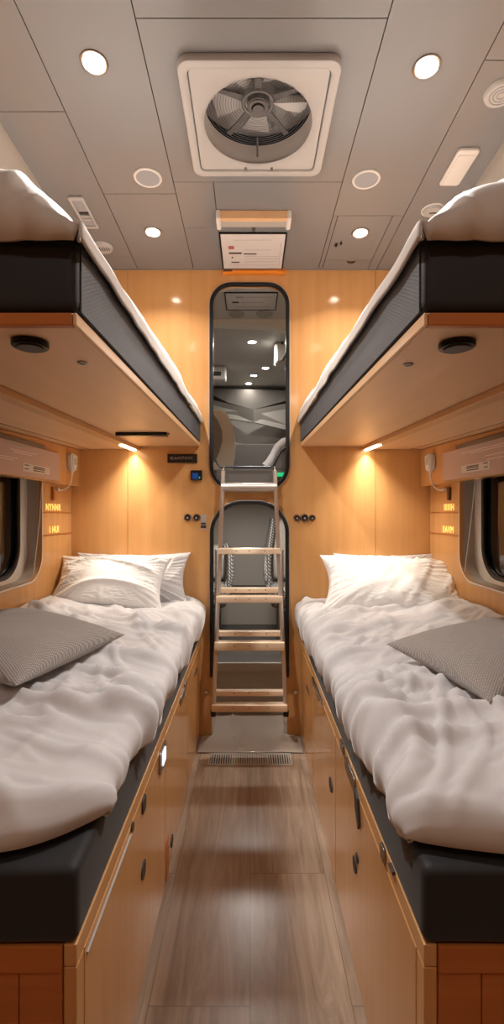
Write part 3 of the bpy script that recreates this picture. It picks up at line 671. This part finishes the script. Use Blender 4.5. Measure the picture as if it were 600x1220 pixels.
def duvet_lower(sg):
    XS = (XL if sg < 0 else XR) - sg * .006
    YF, Y1 = .715, YW - .012
    NU, NV = 130, 260
    bm = B(); grid = []
    for j in range(NV + 1):
        v = j / NV; row = []
        for i in range(NU + 1):
            u = i / NU                      # 0 hem at aisle -> 1 wall
            Yb = YF + (Y1 - YF) * v
            # aisle hem path: hang, round, flat
            hem = .553 + .055 * max(0, min(1, (2.3 - Yb) / 1.2)) + .006 * noise.noise(Vector((Yb * 7, sg, 0)))
            top = .688 + .012 * math.sin(min(1, (Yb - .7) / 1.7) * math.pi)
            L1 = top - hem; flat = abs(XS) - XF + .0
            tot = L1 + flat; s_ = u * tot
            nf = min(1, max(0, (Yb - YF) / .40)); bulge = (.012 * math.sin(min(1, s_ / L1) * math.pi) + .006) * (.55 + .45 * nf)
            # soft superellipse shoulder
            R = min(.055, L1 * .9)
            if s_ < L1 - R:
                x = XF - .004 - bulge; z = hem + s_; nx, nz = -1, 0
            else:
                q = min(1, (s_ - (L1 - R)) / (R * 1.5708)); a = q * math.pi / 2
                cx = XF - .004 - bulge + R
                if q < 1: x = cx - R * math.cos(a); z = top - R + R * math.sin(a); nx, nz = -math.cos(a), math.sin(a)
                else:
                    x = cx + (s_ - (L1 - R) - R * 1.5708) * 1.0; z = top; nx, nz = 0, 1
            x = min(x, abs(XS))
            edge = x - XF + .02
            # rise towards the outer wall
            k = max(0, (x - .45) / (abs(XS) - .45)); z += .05 * k * k
            wr = wrinkles(x * (1 if sg > 0 else 1), Yb, edge, 1 if sg > 0 else 2) * (1 if x < abs(XS) - .03 else .3)
            wr *= .5 + .5 * max(0, nz)
            calm = max(0, min(1, (Yb - 2.0) / .2)); wr *= (1 - .55 * calm)
            x += nx * wr * .8; z += nz * wr
            # round the near corner of the hem in plan and drop the near end onto the mattress
            de = Yb - YF
            fr_ = max(0, 1 - de / .10)
            ytarget = Yb
            if x < .42:
                cr = (.42 - x) / .2; ytarget = Yb + (.13 if sg < 0 else .045) * cr * cr * max(0, 1 - de / .6)
            else: ytarget = Yb + (.0 if sg < 0 else -.004)
            ytarget += .012 * noise.noise(Vector((x * 7, sg * 3, Yb))) * max(0, 1 - de / .2)
            drop = 1 - math.sqrt(max(0, 1 - fr_ * fr_))
            zmin = MZ1 + .012
            if z > zmin: z = zmin + (z - zmin) * (1 - drop)
            x = max(x, XF - .05)
            row.append(bm.verts.new((sg * x, ytarget, z)))
        grid.append(row)
    for j in range(NV):
        for i in range(NU): bm.faces.new((grid[j][i], grid[j][i + 1], grid[j + 1][i + 1], grid[j + 1][i]))
    o = obj('duvet', bm, duvm, None, True, 180)
    # orient outward normals up
    me = o.data
    if me.polygons[len(me.polygons) // 2].normal.z < 0: me.flip_normals()
    md = o.modifiers.new('thickness', 'SOLIDIFY'); md.thickness = .009; md.offset = -1
    return o
tag(duvet_lower(-1), 'pale grey rumpled duvet on the left lower bed', 'duvet')
tag(duvet_lower(1), 'pale grey rumpled duvet on the right lower bed', 'duvet')

# ---------------- pillows
def pillow_mesh(Lx, Ly, T, seed, pinch=.10, n_=80, wr=.016, edge=.012):
    bm = B(); sides = []
    for s_ in (1, -1):
        g_ = []
        for j in range(n_ + 1):
            row = []
            for i in range(n_ + 1):
                u = -1 + 2 * i / n_; v = -1 + 2 * j / n_
                u2 = math.sin(u * math.pi / 2) * .6 + u * .4; v2 = math.sin(v * math.pi / 2) * .6 + v * .4
                x = u2 * Lx / 2 * (1 - pinch * .8 * (1 - u2 * u2) * 0 - pinch * (1 - v2 * v2) * .35 * abs(u2) ** 3)
                y = v2 * Ly / 2 * (1 - pinch * (1 - u2 * u2) * .35 * abs(v2) ** 3)
                th = max(0, (1 - abs(u2) ** 2.6)) ** .5 * max(0, (1 - abs(v2) ** 2.6)) ** .5
                z = s_ * T / 2 * th
                p = Vector((x * 9, y * 9, seed * 2.3 + s_))
                z += wr * th ** .5 * (ridge((x + seed, y), .5 + seed, 3, 12, 2) - .45) * (1 if s_ > 0 else .3) + wr * .8 * noise.noise(p * .6) * th ** .5
                z += wr * .8 * th ** .5 * (ridge((x + seed, y + 3), math.atan2(y, x) , 3, 9, 2) - .45) * min(1, (abs(u2) ** 2 + abs(v2) ** 2))
                row.append(bm.verts.new((x, y, z)))
            g_.append(row)
        sides.append(g_)
        for j in range(n_):
            for i in range(n_):
                f = (g_[j][i], g_[j][i + 1], g_[j + 1][i + 1], g_[j + 1][i])
                bm.faces.new(f if s_ > 0 else f[::-1])
    bmesh.ops.remove_doubles(bm, verts=bm.verts[:], dist=1e-5)
    return bm
def place(bm, loc, rx=0, ry=0, rz=0, bend=None, clampz=None):
    M = Matrix.Translation(Vector(loc)) @ Matrix.Rotation(rz, 4, 'Z') @ Matrix.Rotation(ry, 4, 'Y') @ Matrix.Rotation(rx, 4, 'X')
    for v in bm.verts:
        v.co = M @ v.co
    return bm
rad = math.radians
# left bed: back pillow (grey-white, standing) and front pillow (white, leaning)
bm = place(pillow_mesh(.56, .27, .10, 5, .34), (-.575, 2.368, .797), rad(66), 0, rad(2)); tag(obj('pillow', bm, greyslip, None, True, 180), 'grey-white pillow standing against the end wall on the left bed', 'pillow')
bm = place(pillow_mesh(.53, .29, .15, 1, .36), (-.64, 2.225, .797), rad(50), rad(1), rad(-2)); tag(obj('pillow', bm, pillowm, None, True, 180), 'white pillow leaning in front on the left bed', 'pillow')
# right bed
bm = place(pillow_mesh(.50, .25, .09, 3, .34), (.66, 2.378, .800), rad(68), 0, rad(-2)); tag(obj('pillow', bm, greyslip, None, True, 180), 'grey-white pillow mostly hidden behind the white one on the right bed', 'pillow')
bm = place(pillow_mesh(.64, .38, .15, 2, .36), (.635, 2.185, .790), rad(34), rad(3), rad(-5)); tag(obj('pillow', bm, pillowm, None, True, 180), 'large white pillow lying slumped on the right bed', 'pillow')
# knit cushions
def cushion(c, rz, rx, ry, lab, seed, Lx, Ly):
    bm = place(pillow_mesh(Lx, Ly, .105, seed, .34, 56, .003), c, rad(rx), rad(ry), rad(rz))
    o = obj('cushion', bm, knit, None, True, 180); tag(o, lab, 'cushion'); return o
cushion((-.640, 1.33, .768), -19, 2, 7, 'grey woven cushion on the left bed', 11, .42, .42)
cushion((.634, 1.238, .760), 14, 2, -7, 'grey woven cushion on the right bed', 12, .41, .41)

# ================================================================ UPPER BUNKS
SK = .063 / (YW - YN)
def bunk(sg):
    side = 'left' if sg < 0 else 'right'
    XS = (XL if sg < 0 else XR) - sg * .004
    y0, y1 = YN, YW - .003
    t = thing('upper_bunk', 'maple upper bunk board on the %s' % side, 'bunk bed', (sg * .55, YN, 1.386), 'upper bunks')
    def part(name, x0, x1, z0, z1, m, ya=y0, yb=y1, bev=.002):
        a, b_ = sorted((sg * x0, sg * x1)); bm = box(a, b_, ya, yb, z0, z1, bev=bev); shear(bm, SK, YN); return obj(name, bm, m, t)
    part('board', XF + .006, abs(XS), 1.387, 1.404, woodsof, ya=y0 + .014)
    part('front_edge', XF + .006, abs(XS), 1.386, 1.405, woodend, ya=y0, yb=y0 + .0135)
    part('side_edge', XF, XF + .0055, 1.386, 1.405, woodsof)
    part('rail', .556, .598, 1.368, 1.3865, woodh, ya=y0)
    part('groove', .599, .603, 1.371, 1.3865, gapm, ya=y0)
    part('soffit', .604, abs(XS), 1.372, 1.3865, woodsof, ya=y0)
    part('soffit_joint', .80, .8022, 1.3712, 1.373, gapm, ya=y0, bev=0)
    # LED insert at the far end of the rail
    part('led_strip', .566, .588, 1.364, 1.3682, ledm, ya=y1 - .25, yb=y1 - .01, bev=.001)
    zz = 1.360 + SK * (y1 - .14 - YN)
    L = area('led_light', (sg * .577, y1 - .13, zz), (0, 0, 0), P_LED, .02, .24, LEDC, t, spread=110)
    # mattress
    a, b_ = sorted((sg * (XF - .001), XS - sg * .002))
    bm = softbox(a, b_, y0 - .002, y1 - .002, 1.4065, 1.512, .016, dent=lambda co: -.0)
    shear(bm, SK, YN)
    mo = obj('mattress', bm, mattm, None, True, 60); tag(mo, 'charcoal mattress with ribbed mesh side on the %s upper bunk' % side, 'mattress')
    bm = B(); n1, n2 = 2, 3
    a, b_ = sorted((sg * (XF - .0035), sg * (XF - .0005)))
    bx(bm, a, b_, y0 + .012, y1 - .012, 1.409, 1.507, bev=.001); shear(bm, SK, YN); obj('mesh_side', bm, ribm, mo)
    a, b_ = sorted((sg * (XF + .008), sg * (XF + .075)))
    return t
bunk(-1); bunk(1)
def duvet_upper(sg):
    XS = (XL if sg < 0 else XR) - sg * .01
    NU, NV = 110, 220; bm = B(); grid = []
    y0, y1 = YN - .010, YW - .012; mt = 1.514
    for j in range(NV + 1):
        v = j / NV; row = []; Y = y0 + (y1 - y0) * v
        for i in range(NU + 1):
            u = i / NU; x = XF - .004 + (abs(XS) - XF + .004) * u ** 1.25
            d = x - XF + .004
            # mound: high near the near end, lower and steeper far away
            lump = .5 + .5 * noise.noise(Vector((Y * 4.0, sg * 2, 1.5)))
            far = min(1, (Y - y0) / .6)
            hem = .014 + (.026 + .056 * lump) * far
            H = (.150 if sg < 0 else .105) * (1 - far) + .055 * far; tau = .08 if sg < 0 else .055
            q = min(1, d / .045); prof = hem * math.sqrt(1 - (1 - q) ** 2) + H * (1 - math.exp(-max(0, d - .012) / tau))
            fr_ = max(0, 1 - (Y - y0) / .085); endf = math.sqrt(max(0, 1 - fr_ ** 2.2))
            z = mt + prof * endf
            e = math.exp(-d / .12)
            wr = .018 * (ridge((x + sg, Y), .15, 1.5, 5, 1.8) - .45) * (.25 + .75 * min(1, d / .08)) + .010 * (ridge((x, Y + 6 * sg), .05, 1.3, 9, 2) - .4) * min(1, d / .05)
            wr += .010 * noise.noise(Vector((x * 3, Y * 5, sg)))
            # vertical gathers at the near end
            gz = math.exp(-(Y - y0) / .13); wr += .016 * gz * (ridge((x, Y * .35), .12 * sg, 1.2, 20, 1.5) - .4) * min(1, d / .06)
            z += wr * min(1, endf + .2)
            z = max(z, mt + .002)
            yy = Y - .034 * min(1, fr_ * 1.5) * (ridge((x + .25 * z, 0.3), .0, 1, 13, 1.4) - .3) * (1 if j else .35)
            if j == 0: z = mt - .014
            # hem dips over the aisle edge
            if i <= 3:
                z = mt - .010 - .006 * (3 - i) / 3 + .006 * noise.noise(Vector((Y * 8, sg, 3))); x = XF - .012 - .002 * noise.noise(Vector((Y * 12, sg, 9)))
                z += .006 * i
            elif i < 8: x = x - .010 * (8 - i) / 5
            row.append(bm.verts.new((sg * x, yy, z + SK * (Y - YN))))
        grid.append(row)
    for j in range(NV):
        for i in range(NU): bm.faces.new((grid[j][i], grid[j][i + 1], grid[j + 1][i + 1], grid[j + 1][i]))
    # drop the near hem down to the mattress
    o = obj('duvet', bm, sheetm, None, True, 180); me = o.data
    if me.polygons[len(me.polygons) // 2].normal.z < 0: me.flip_normals()
    md = o.modifiers.new('thickness', 'SOLIDIFY'); md.thickness = .004; md.offset = 1
    return o
tag(duvet_upper(-1), 'thin pale duvet heaped on the left upper bunk', 'duvet')
tag(duvet_upper(1), 'thin pale duvet heaped on the right upper bunk', 'duvet')
# fittings on the underside of the bunks
def under(px, py):
    # iterate for the sloping underside
    Y = 1.2
    for _ in range(20):
        z = 1.386 + SK * (Y - YN); Y = (z - ZC) * F / (612 - py)
    return ((px - 298) * Y / F, Y, 1.3865 + SK * (Y - YN))
for px, py, lab in ((36, 407, 'black round flush lamp under the left upper bunk'), (544, 408, 'black round flush lamp under the right upper bunk')):
    X, Y, Z = under(px, py); t = thing('puck_lamp', lab, 'lamp', (X, Y, Z), 'round black lamps under the bunks')
    bm = B(); cyl(bm, (X, Y, Z), (X, Y, Z - .010), .0285, seg=48, bev=.002); obj('body', bm, blackf, t, True)
    bm = B(); cyl(bm, (X, Y, Z - .010), (X, Y, Z - .0125), .021, seg=40, bev=.001); obj('lens', bm, darkg, t, True)
for px, py, lab in ((98, 432, 'tiny dark round cap under the left upper bunk'), (486, 434, 'tiny chrome-rimmed round cap under the right upper bunk')):
    X, Y, Z = under(px, py); t = thing('screw_cap', lab, 'cap', (X, Y, Z), 'caps under the bunks')
    bm = B(); torus(bm, (X, Y, Z - .001), .0075, .002, seg=24); obj('rim', bm, satin, t, True)
    bm = B(); cyl(bm, (X, Y, Z), (X, Y, Z - .003), .006, seg=20); obj('button', bm, darkg, t, True)
x0, y0, z0 = under(138, 515.5); x1, y1, z1 = under(199, 515.5); 
t = thing('control_bar', 'black slotted control bar under the left upper bunk near the end wall', 'control bar', ((x0 + x1) / 2, y0, z0), None)
bm = B(); bx(bm, x0, x1, y0 - .012, y0 + .03, z0 - .014, z0 - .0005, bev=.003); obj('housing', bm, blackf, t)
for i in range(14):
    xx = x0 + .09 + i * .009; obj('slat', box(xx, xx + .004, y0 - .014, y0 - .011, z0 - .011, z0 - .005), darkg, t)

# ================================================================ SIDE WALL FITTINGS
PX = .853
for sg in (-1, 1):
    side = 'left' if sg < 0 else 'right'; XS = XL if sg < 0 else XR
    def M_(y, z, x): return Matrix(((0, 0, -sg, sg * x), (-sg * -1 if False else (1 if sg < 0 else -1), 0, 0, y), (0, 1, 0, z), (0, 0, 0, 1)))
    t = thing('window_pelmet', 'maple pelmet box above the %s window, below the bunk' % side, 'pelmet', (sg * .87, 1.6, 1.247))
    a, b_ = sorted((sg * PX, XS - sg * .0005))
    bm = B()
    zs0 = 1.371 + SK * (.72 - YN); zs1 = 1.371 + SK * (YW - YN)
    prism(bm, [(a, .72, 1.247), (a, YW - .002, 1.247), (a, YW - .002, zs1 - .002), (a, .72, zs0 - .002)], (b_ - a, 0, 0)); obj('box', bm, wood, t)
    # roller blind: dark cassette and mauve fabric
    t = thing('roller_blind', 'mauve printed roller blind over the top of the %s window' % side, 'blind', (sg * .84, 1.5, 1.3))
    a, b_ = sorted((sg * (PX - .012), sg * (PX - .0005))); bm = box(a, b_, .78, 2.0, 1.335, 1.372, bev=.003); shear(bm, .018, .78)
    c_ = obj('cassette', bm, brownm, t)
    a, b_ = sorted((sg * (PX - .016), sg * (PX - .013))); bm = B()
    yend = 2.14 if sg < 0 else 2.12
    bx(bm, a, b_, .78, yend, 1.232, 1.352, bev=.001); shear(bm, .018, .78); f = obj('fabric', bm, mauve, t)
    # white printed lines and blank label
    X_ = sg * (PX - .0175)
    rects = [(1.70, 1.90, 1.322), (1.72, 1.86, 1.314), (1.45, 1.62, 1.330), (1.45, 1.60, 1.322), (1.45, 1.75, 1.292), (1.45, 1.72, 1.284)] if sg < 0 else \
        [(1.45, 1.93, 1.330), (1.45, 1.85, 1.322), (1.45, 1.74, 1.300), (1.45, 1.72, 1.286)] + [(1.50, 1.60, 1.335 - i * .009) for i in range(8)]
    bm = B()
    for (ya, yb, z) in rects: bx(bm, min(X_, X_ + sg * .001), max(X_, X_ + sg * .001), ya, yb, z, z + (.0028 if sg < 0 else .003))
    shear(bm, .018, .78); obj('print', bm, mauve2, f)
    ya, yb = (1.79, 2.03) if sg < 0 else (1.70, 1.93)
    bm = B(); bx(bm, min(X_, X_ + sg * .0015), max(X_, X_ + sg * .0015), ya, yb, 1.252, 1.282); shear(bm, .018, .78); lbl = obj('sticker', bm, paper, f)
    bm = B()
    for (q0, q1, z) in ((.06, .20, 1.274), (.06, .18, 1.260), (.36, .78, 1.272), (.36, .80, 1.266), (.36, .78, 1.258)):
        bx(bm, min(X_ - sg * .001, X_), max(X_ - sg * .001, X_), ya + q0 * (yb - ya), ya + q1 * (yb - ya), z, z + .0035)
    shear(bm, .018, .78); obj('print', bm, ink, lbl)
    bm = B(); bx(bm, min(X_, X_ + sg * .001), max(X_, X_ + sg * .001), 1.66, 1.86, 1.341, 1.345); shear(bm, .018, .78); obj('print', bm, greyink, f)
    # reading-light / charger with cord
    Yc, Zc = onX(82 if sg < 0 else 516, 552, sg * PX)
    t = thing('plug_in_charger', 'white plug-in charger with a looping cord beside the %s blind' % side, 'charger', (sg * PX, Yc, Zc))
    bm = B(); X0 = sg * PX
    prof = [(Yc - .034, Zc + .044), (Yc + .036, Zc + .042), (Yc + .030, Zc - .014), (Yc + .014, Zc - .038), (Yc - .014, Zc - .038), (Yc - .030, Zc - .010)]
    prism(bm, [(X0 - sg * .0005, p[0], p[1]) for p in prof], (-sg * .030, 0, 0)); bmesh.ops.bevel(bm, geom=bm.edges[:], offset=.007, segments=3, affect='EDGES'); bd = obj('body', bm, white, t, True)
    bm = B(); plate(bm, rrect(Yc - .014, Yc + .014, Zc - .008, Zc + .026, .008), [], .003, MYZ(X0 - sg * .0315), bev=.001); obj('face_plate', bm, whitefr, t, True)
    bm = B(); cyl(bm, (X0 - sg * .015, Yc, Zc - .034), (X0 - sg * .015, Yc, Zc - .050), .007, .004, seg=14); obj('strain_relief', bm, white, t, True)
    Ye, Ze = onX(66 if sg < 0 else 532, 583, XS)
    P0 = Vector((X0 - sg * .015, Yc, Zc - .048)); P3 = Vector((XS - sg * .006, Ye, Ze)); P1 = P0 + Vector((0, .0, -.06)); P2 = P3 + Vector((0, .09, -.012))
    bm = B(); tube(bm, [P0 * (1 - s_) ** 3 + P1 * 3 * s_ * (1 - s_) ** 2 + P2 * 3 * s_ ** 2 * (1 - s_) + P3 * s_ ** 3 for s_ in [i / 20 for i in range(21)]], .0032, 8); obj('cord', bm, white, t, True)
    bm = B(); cyl(bm, P3 + Vector((sg * .005, 0, 0)), P3 - Vector((sg * .010, 0, 0)), .008, seg=14); obj('cord_end', bm, white, t, True)
    Yh, Zh = onX(62 if sg < 0 else 536, 588, XS); a, b_ = sorted((XS - sg * .012, XS - sg * .0005))
    tag(obj('wall_bracket', box(a, b_, Yh - .012, Yh + .012, Zh - .03, Zh + .03, bev=.003), brownm if sg > 0 else woodend), 'small brown bracket below the %s charger cord' % side, 'bracket')
    # lit letter rows on slim ledges
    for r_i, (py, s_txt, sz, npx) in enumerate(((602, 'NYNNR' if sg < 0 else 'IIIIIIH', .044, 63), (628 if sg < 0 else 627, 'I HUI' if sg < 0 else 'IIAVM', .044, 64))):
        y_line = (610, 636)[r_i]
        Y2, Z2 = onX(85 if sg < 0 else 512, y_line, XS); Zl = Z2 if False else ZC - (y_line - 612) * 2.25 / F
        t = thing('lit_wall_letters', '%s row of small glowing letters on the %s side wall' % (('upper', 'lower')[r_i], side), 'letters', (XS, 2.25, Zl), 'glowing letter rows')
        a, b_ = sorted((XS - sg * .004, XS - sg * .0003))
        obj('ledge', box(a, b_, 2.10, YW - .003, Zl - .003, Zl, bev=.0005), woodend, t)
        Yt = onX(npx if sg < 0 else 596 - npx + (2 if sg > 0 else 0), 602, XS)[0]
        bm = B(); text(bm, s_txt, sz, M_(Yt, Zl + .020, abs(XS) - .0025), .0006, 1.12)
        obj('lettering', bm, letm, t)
# cords of the right window blind
bm = B(); tube(bm, [at(566, 573, 2.02), at(561, 620, 2.04), at(553, 682, 2.06)], .0022, 8)
tag(obj('blind_cord', bm, white, None, True), 'thin white cord hanging in the right window reveal', 'cord')
bm = B(); tube(bm, [at(50, 574, 2.085), at(47, 620, 2.075), at(39.5, 686, 2.04)], .0022, 8)
tag(obj('blind_cord', bm, white, None, True), 'thin white cord hanging in the left window reveal', 'cord')
# small wall hooks in the bed corners
for px, sg, lab in ((78, -1, 'left'), (530, 1, 'right')):
    XS = XL if sg < 0 else XR; Yh, Zh = onX(px, 702, XS)
    a, b_ = sorted((XS - sg * .010, XS - sg * .0005)); bm = B(); oval(bm, XS, Yh, Zh, .02, .035, sg, .012)
    tag(obj('corner_bracket', bm, woodend), 'small brown bracket on the side wall beside the %s pillow' % lab, 'bracket')

# ================================================================ END WALL FITTINGS
def wbox(name, label, cat, px0, px1, py0, py1, m, dep=.012, bev=.002, group=None):
    a = onW(px0, py1); b_ = onW(px1, py0)
    t = thing(name, label, cat, ((a[0] + b_[0]) / 2, YW, (a[1] + b_[1]) / 2), group)
    obj('plate', box(a[0], b_[0], YW - dep, YW - .0005, a[1], b_[1], bev=bev), m, t); return t, a, b_
t, a, b_ = wbox('name_plaque', 'black plaque with small pale lettering on the end wall below the left bunk', 'plaque', 199.5, 235, 541, 551.5, blackp, .010)
bm = B(); text(bm, 'ELAASTOVC', .019, Matrix(((1, 0, 0, (a[0] + b_[0]) / 2 - .003), (0, 0, -1, YW - .0105), (0, 1, 0, (a[1] + b_[1]) / 2), (0, 0, 0, 1))), .0004, 1.12); obj('lettering', bm, greyink, t)
t, a, b_ = wbox('control_display', 'small blue-screened control display on the end wall under the plaque', 'display', 227.5, 241, 560.5, 572.5, blackp, .018, .004)
obj('screen', box(a[0] + .007, b_[0] - .018, YW - .0195, YW - .017, a[1] + .007, b_[1] - .014, bev=.001), blue, t)
obj('indicator', box(b_[0] - .015, b_[0] - .010, YW - .0195, YW - .017, a[1] + .009, a[1] + .018, bev=.001), green, t)
def socket(px, py, r, lab, grp):
    X, Z = onW(px, py); t = thing('socket', lab, 'socket', (X, YW, Z), grp)
    bm = B(); cyl(bm, (X, YW - .0005, Z), (X, YW - .010, Z), r, r * .86, seg=36, bev=.001); obj('bezel', bm, satin, t, True)
    bm = B(); cyl(bm, (X, YW - .010, Z), (X, YW - .013, Z), r * .68, seg=28, bev=.001); obj('face', bm, blackp, t, True)
    bm = B(); cyl(bm, (X, YW - .013, Z - r * .1), (X, YW - .0155, Z - r * .1), r * .26, seg=16); obj('contact', bm, grille_g, t, True)
socket(223.5, 616.5, .0195, 'outer of the two round sockets left of the ladder', 'left end-wall sockets')
socket(234, 616.5, .0195, 'inner round socket next to the small sticker, left of the ladder', 'left end-wall sockets')
socket(353.5, 617, .018, 'round socket nearest the opening, right of the ladder', 'right end-wall sockets')
socket(362.5, 617, .021, 'middle round socket right of the ladder', 'right end-wall sockets')
socket(371.5, 617, .017, 'outermost round socket right of the ladder', 'right end-wall sockets')
t, a, b_ = wbox('socket_sticker', 'small grey and black sticker beside the left sockets', 'sticker', 239, 245.5, 613, 631, greyink, .002, 0)
bm = B()
for q in ((.0, 1, .10, .28), (.1, .9, .34, .46)): bx(bm, a[0] + (b_[0] - a[0]) * q[0], a[0] + (b_[0] - a[0]) * q[1], YW - .003, YW - .0019, a[1] + (b_[1] - a[1]) * q[2], a[1] + (b_[1] - a[1]) * q[3])
obj('print', bm, ink, t)

# ================================================================ LADDER
t = thing('ladder', 'hooked ladder with champagne rails and pale wooden rungs between the beds', 'ladder', (0, 2.33, .17))
def LY(py): return 2.395 - (py - 560) / 290 * .10
def lad(px, py): return at(px, py, LY(py))
def railx(py, s_): f = (py - 560) / 290; return (266 - 12 * f) if s_ < 0 else (327 + 13.5 * f)
for s_ in (-1, 1):
    pts = [lad(railx(y, s_), y) for y in (561, 600, 660, 720, 780, 851)]
    bm = B(); tube(bm, pts, .0105, 14); obj('rail', bm, champ, t, True)
    top = pts[0]
    bm = B(); tube(bm, [top, top + Vector((0, .008, .012)), top + Vector((0, .03, .018)), Vector((top.x, YW + .002, top.z + .016)), Vector((top.x, YW + .016, top.z + .012))], .006, 10); obj('hook', bm, satin, t, True)
    e = pts[-1]; bm = B(); cyl(bm, e + Vector((0, 0, .02)), e + Vector((0, 0, -.008)), .013, seg=18, bev=.002); obj('foot', bm, blackr, t, True)
def rung(py, h, m, dep=.03, dy=0, name='rung', shape='bar'):
    y = LY(py) + dy; a = at(railx(py, -1), py, y); b_ = at(railx(py, 1), py, y); hh = h * y / F
    bm = B()
    if shape == 'bar': bx(bm, a.x - .008, b_.x + .008, y - dep / 2, y + dep / 2, a.z - hh / 2, a.z + hh / 2, bev=.004, seg=3)
    else: cyl(bm, a - Vector((.006, 0, 0)), b_ + Vector((.006, 0, 0)), hh / 2, seg=28)
    o = obj(name, bm, m, t, True)
    return o, a, b_, y, hh, dep
rung(580.5, 10, champ, shape='cyl')
for py, h, dep, dy in ((656.5, 7, .05, 0), (703, 6, .035, .03), (713.5, 8, .05, 0), (754.5, 6, .035, .03), (769, 10, .05, 0), (825, 6, .035, .03), (842, 8, .05, 0)):
    o, a, b_, y, hh, dp = rung(py, h, rungw, dep, dy)
    for q in (.28, .5, .76):
        xx = a.x + (b_.x - a.x) * q; bm = B(); cyl(bm, (xx, y - dp / 2 - .0012, a.z + hh * .1), (xx, y - dp / 2 + .002, a.z + hh * .1), .0028, seg=10); obj('screw', bm, darkg, o)

# ================================================================ FLOOR DETAILS
Yv0, Yv1 = ZC * F / (911 - 612), ZC * F / (898.5 - 612)
x0, x1 = (249 - 298) * Yv0 / F, (346 - 298) * Yv0 / F
t = thing('floor_grille', 'slotted floor grille in front of the ladder', 'grille', (0, (Yv0 + Yv1) / 2, 0))
bm = B(); plate(bm, rrect(x0 - .008, x1 + .008, Yv0 - .008, Yv1 + .002, .005), [rrect(x0, x1, Yv0, Yv1 - .008, .002)], .003, MXY(.002)); obj('frame', bm, reveal_g, t)
obj('well', box(x0, x1, Yv0, Yv1 - .008, .0004, .0008), gapm, t)
nsl = 34
for i in range(nsl):
    xx = x0 + (i + .5) * (x1 - x0) / nsl
    mid = .25 < i / nsl < .72
    wd_ = .0042 if mid else .0026
    bm = B(); bx(bm, xx - wd_, xx + wd_, Yv0, Yv1 - .008, .001, .003); obj('bar', bm, reveal_g, t)
# crumpled clear film over the threshold mat
bm = B(); NU, NV = 90, 70; grid = []
Ya, Yb_ = Yv1 + .006, YW - .0
Yb_ = YW + .29
for j in range(NV + 1):
    row = []; Y = Ya + (Yb_ - Ya) * j / NV
    for i in range(NU + 1):
        hw = .2475 if Y < YW - .02 else .19
        hwl, hwr = (.2475, .2475) if Y < YW - .006 else (abs(x0o) - .003, x1o - .003)
        u = -1 + 2 * i / NU; X = u * (hwr if u > 0 else hwl)
        fan_ = (X - .01) / (Y - 2.0 + .8)
        z = .0035 + .010 * max(0, ridge((fan_ * 1.6 + 3, Y * .3), .1, .8, 7, 3.5)) * min(1, j / 6) * min(1, (1 - abs(u)) * 8) + .002 * (1 + noise.noise(Vector((X * 9, Y * 9, 0))))
        row.append(bm.verts.new((X, Y, z)))
    grid.append(row)
for j in range(NV):
    for i in range(NU): bm.faces.new((grid[j][i], grid[j][i + 1], grid[j + 1][i + 1], grid[j + 1][i]))
o = obj('threshold_mat', bm, filmm, None, True, 180)
md = o.modifiers.new('thickness', 'SOLIDIFY'); md.thickness = .002; md.offset = -1
tag(o, 'grey mat under creased clear film at the doorway below the ladder', 'mat')
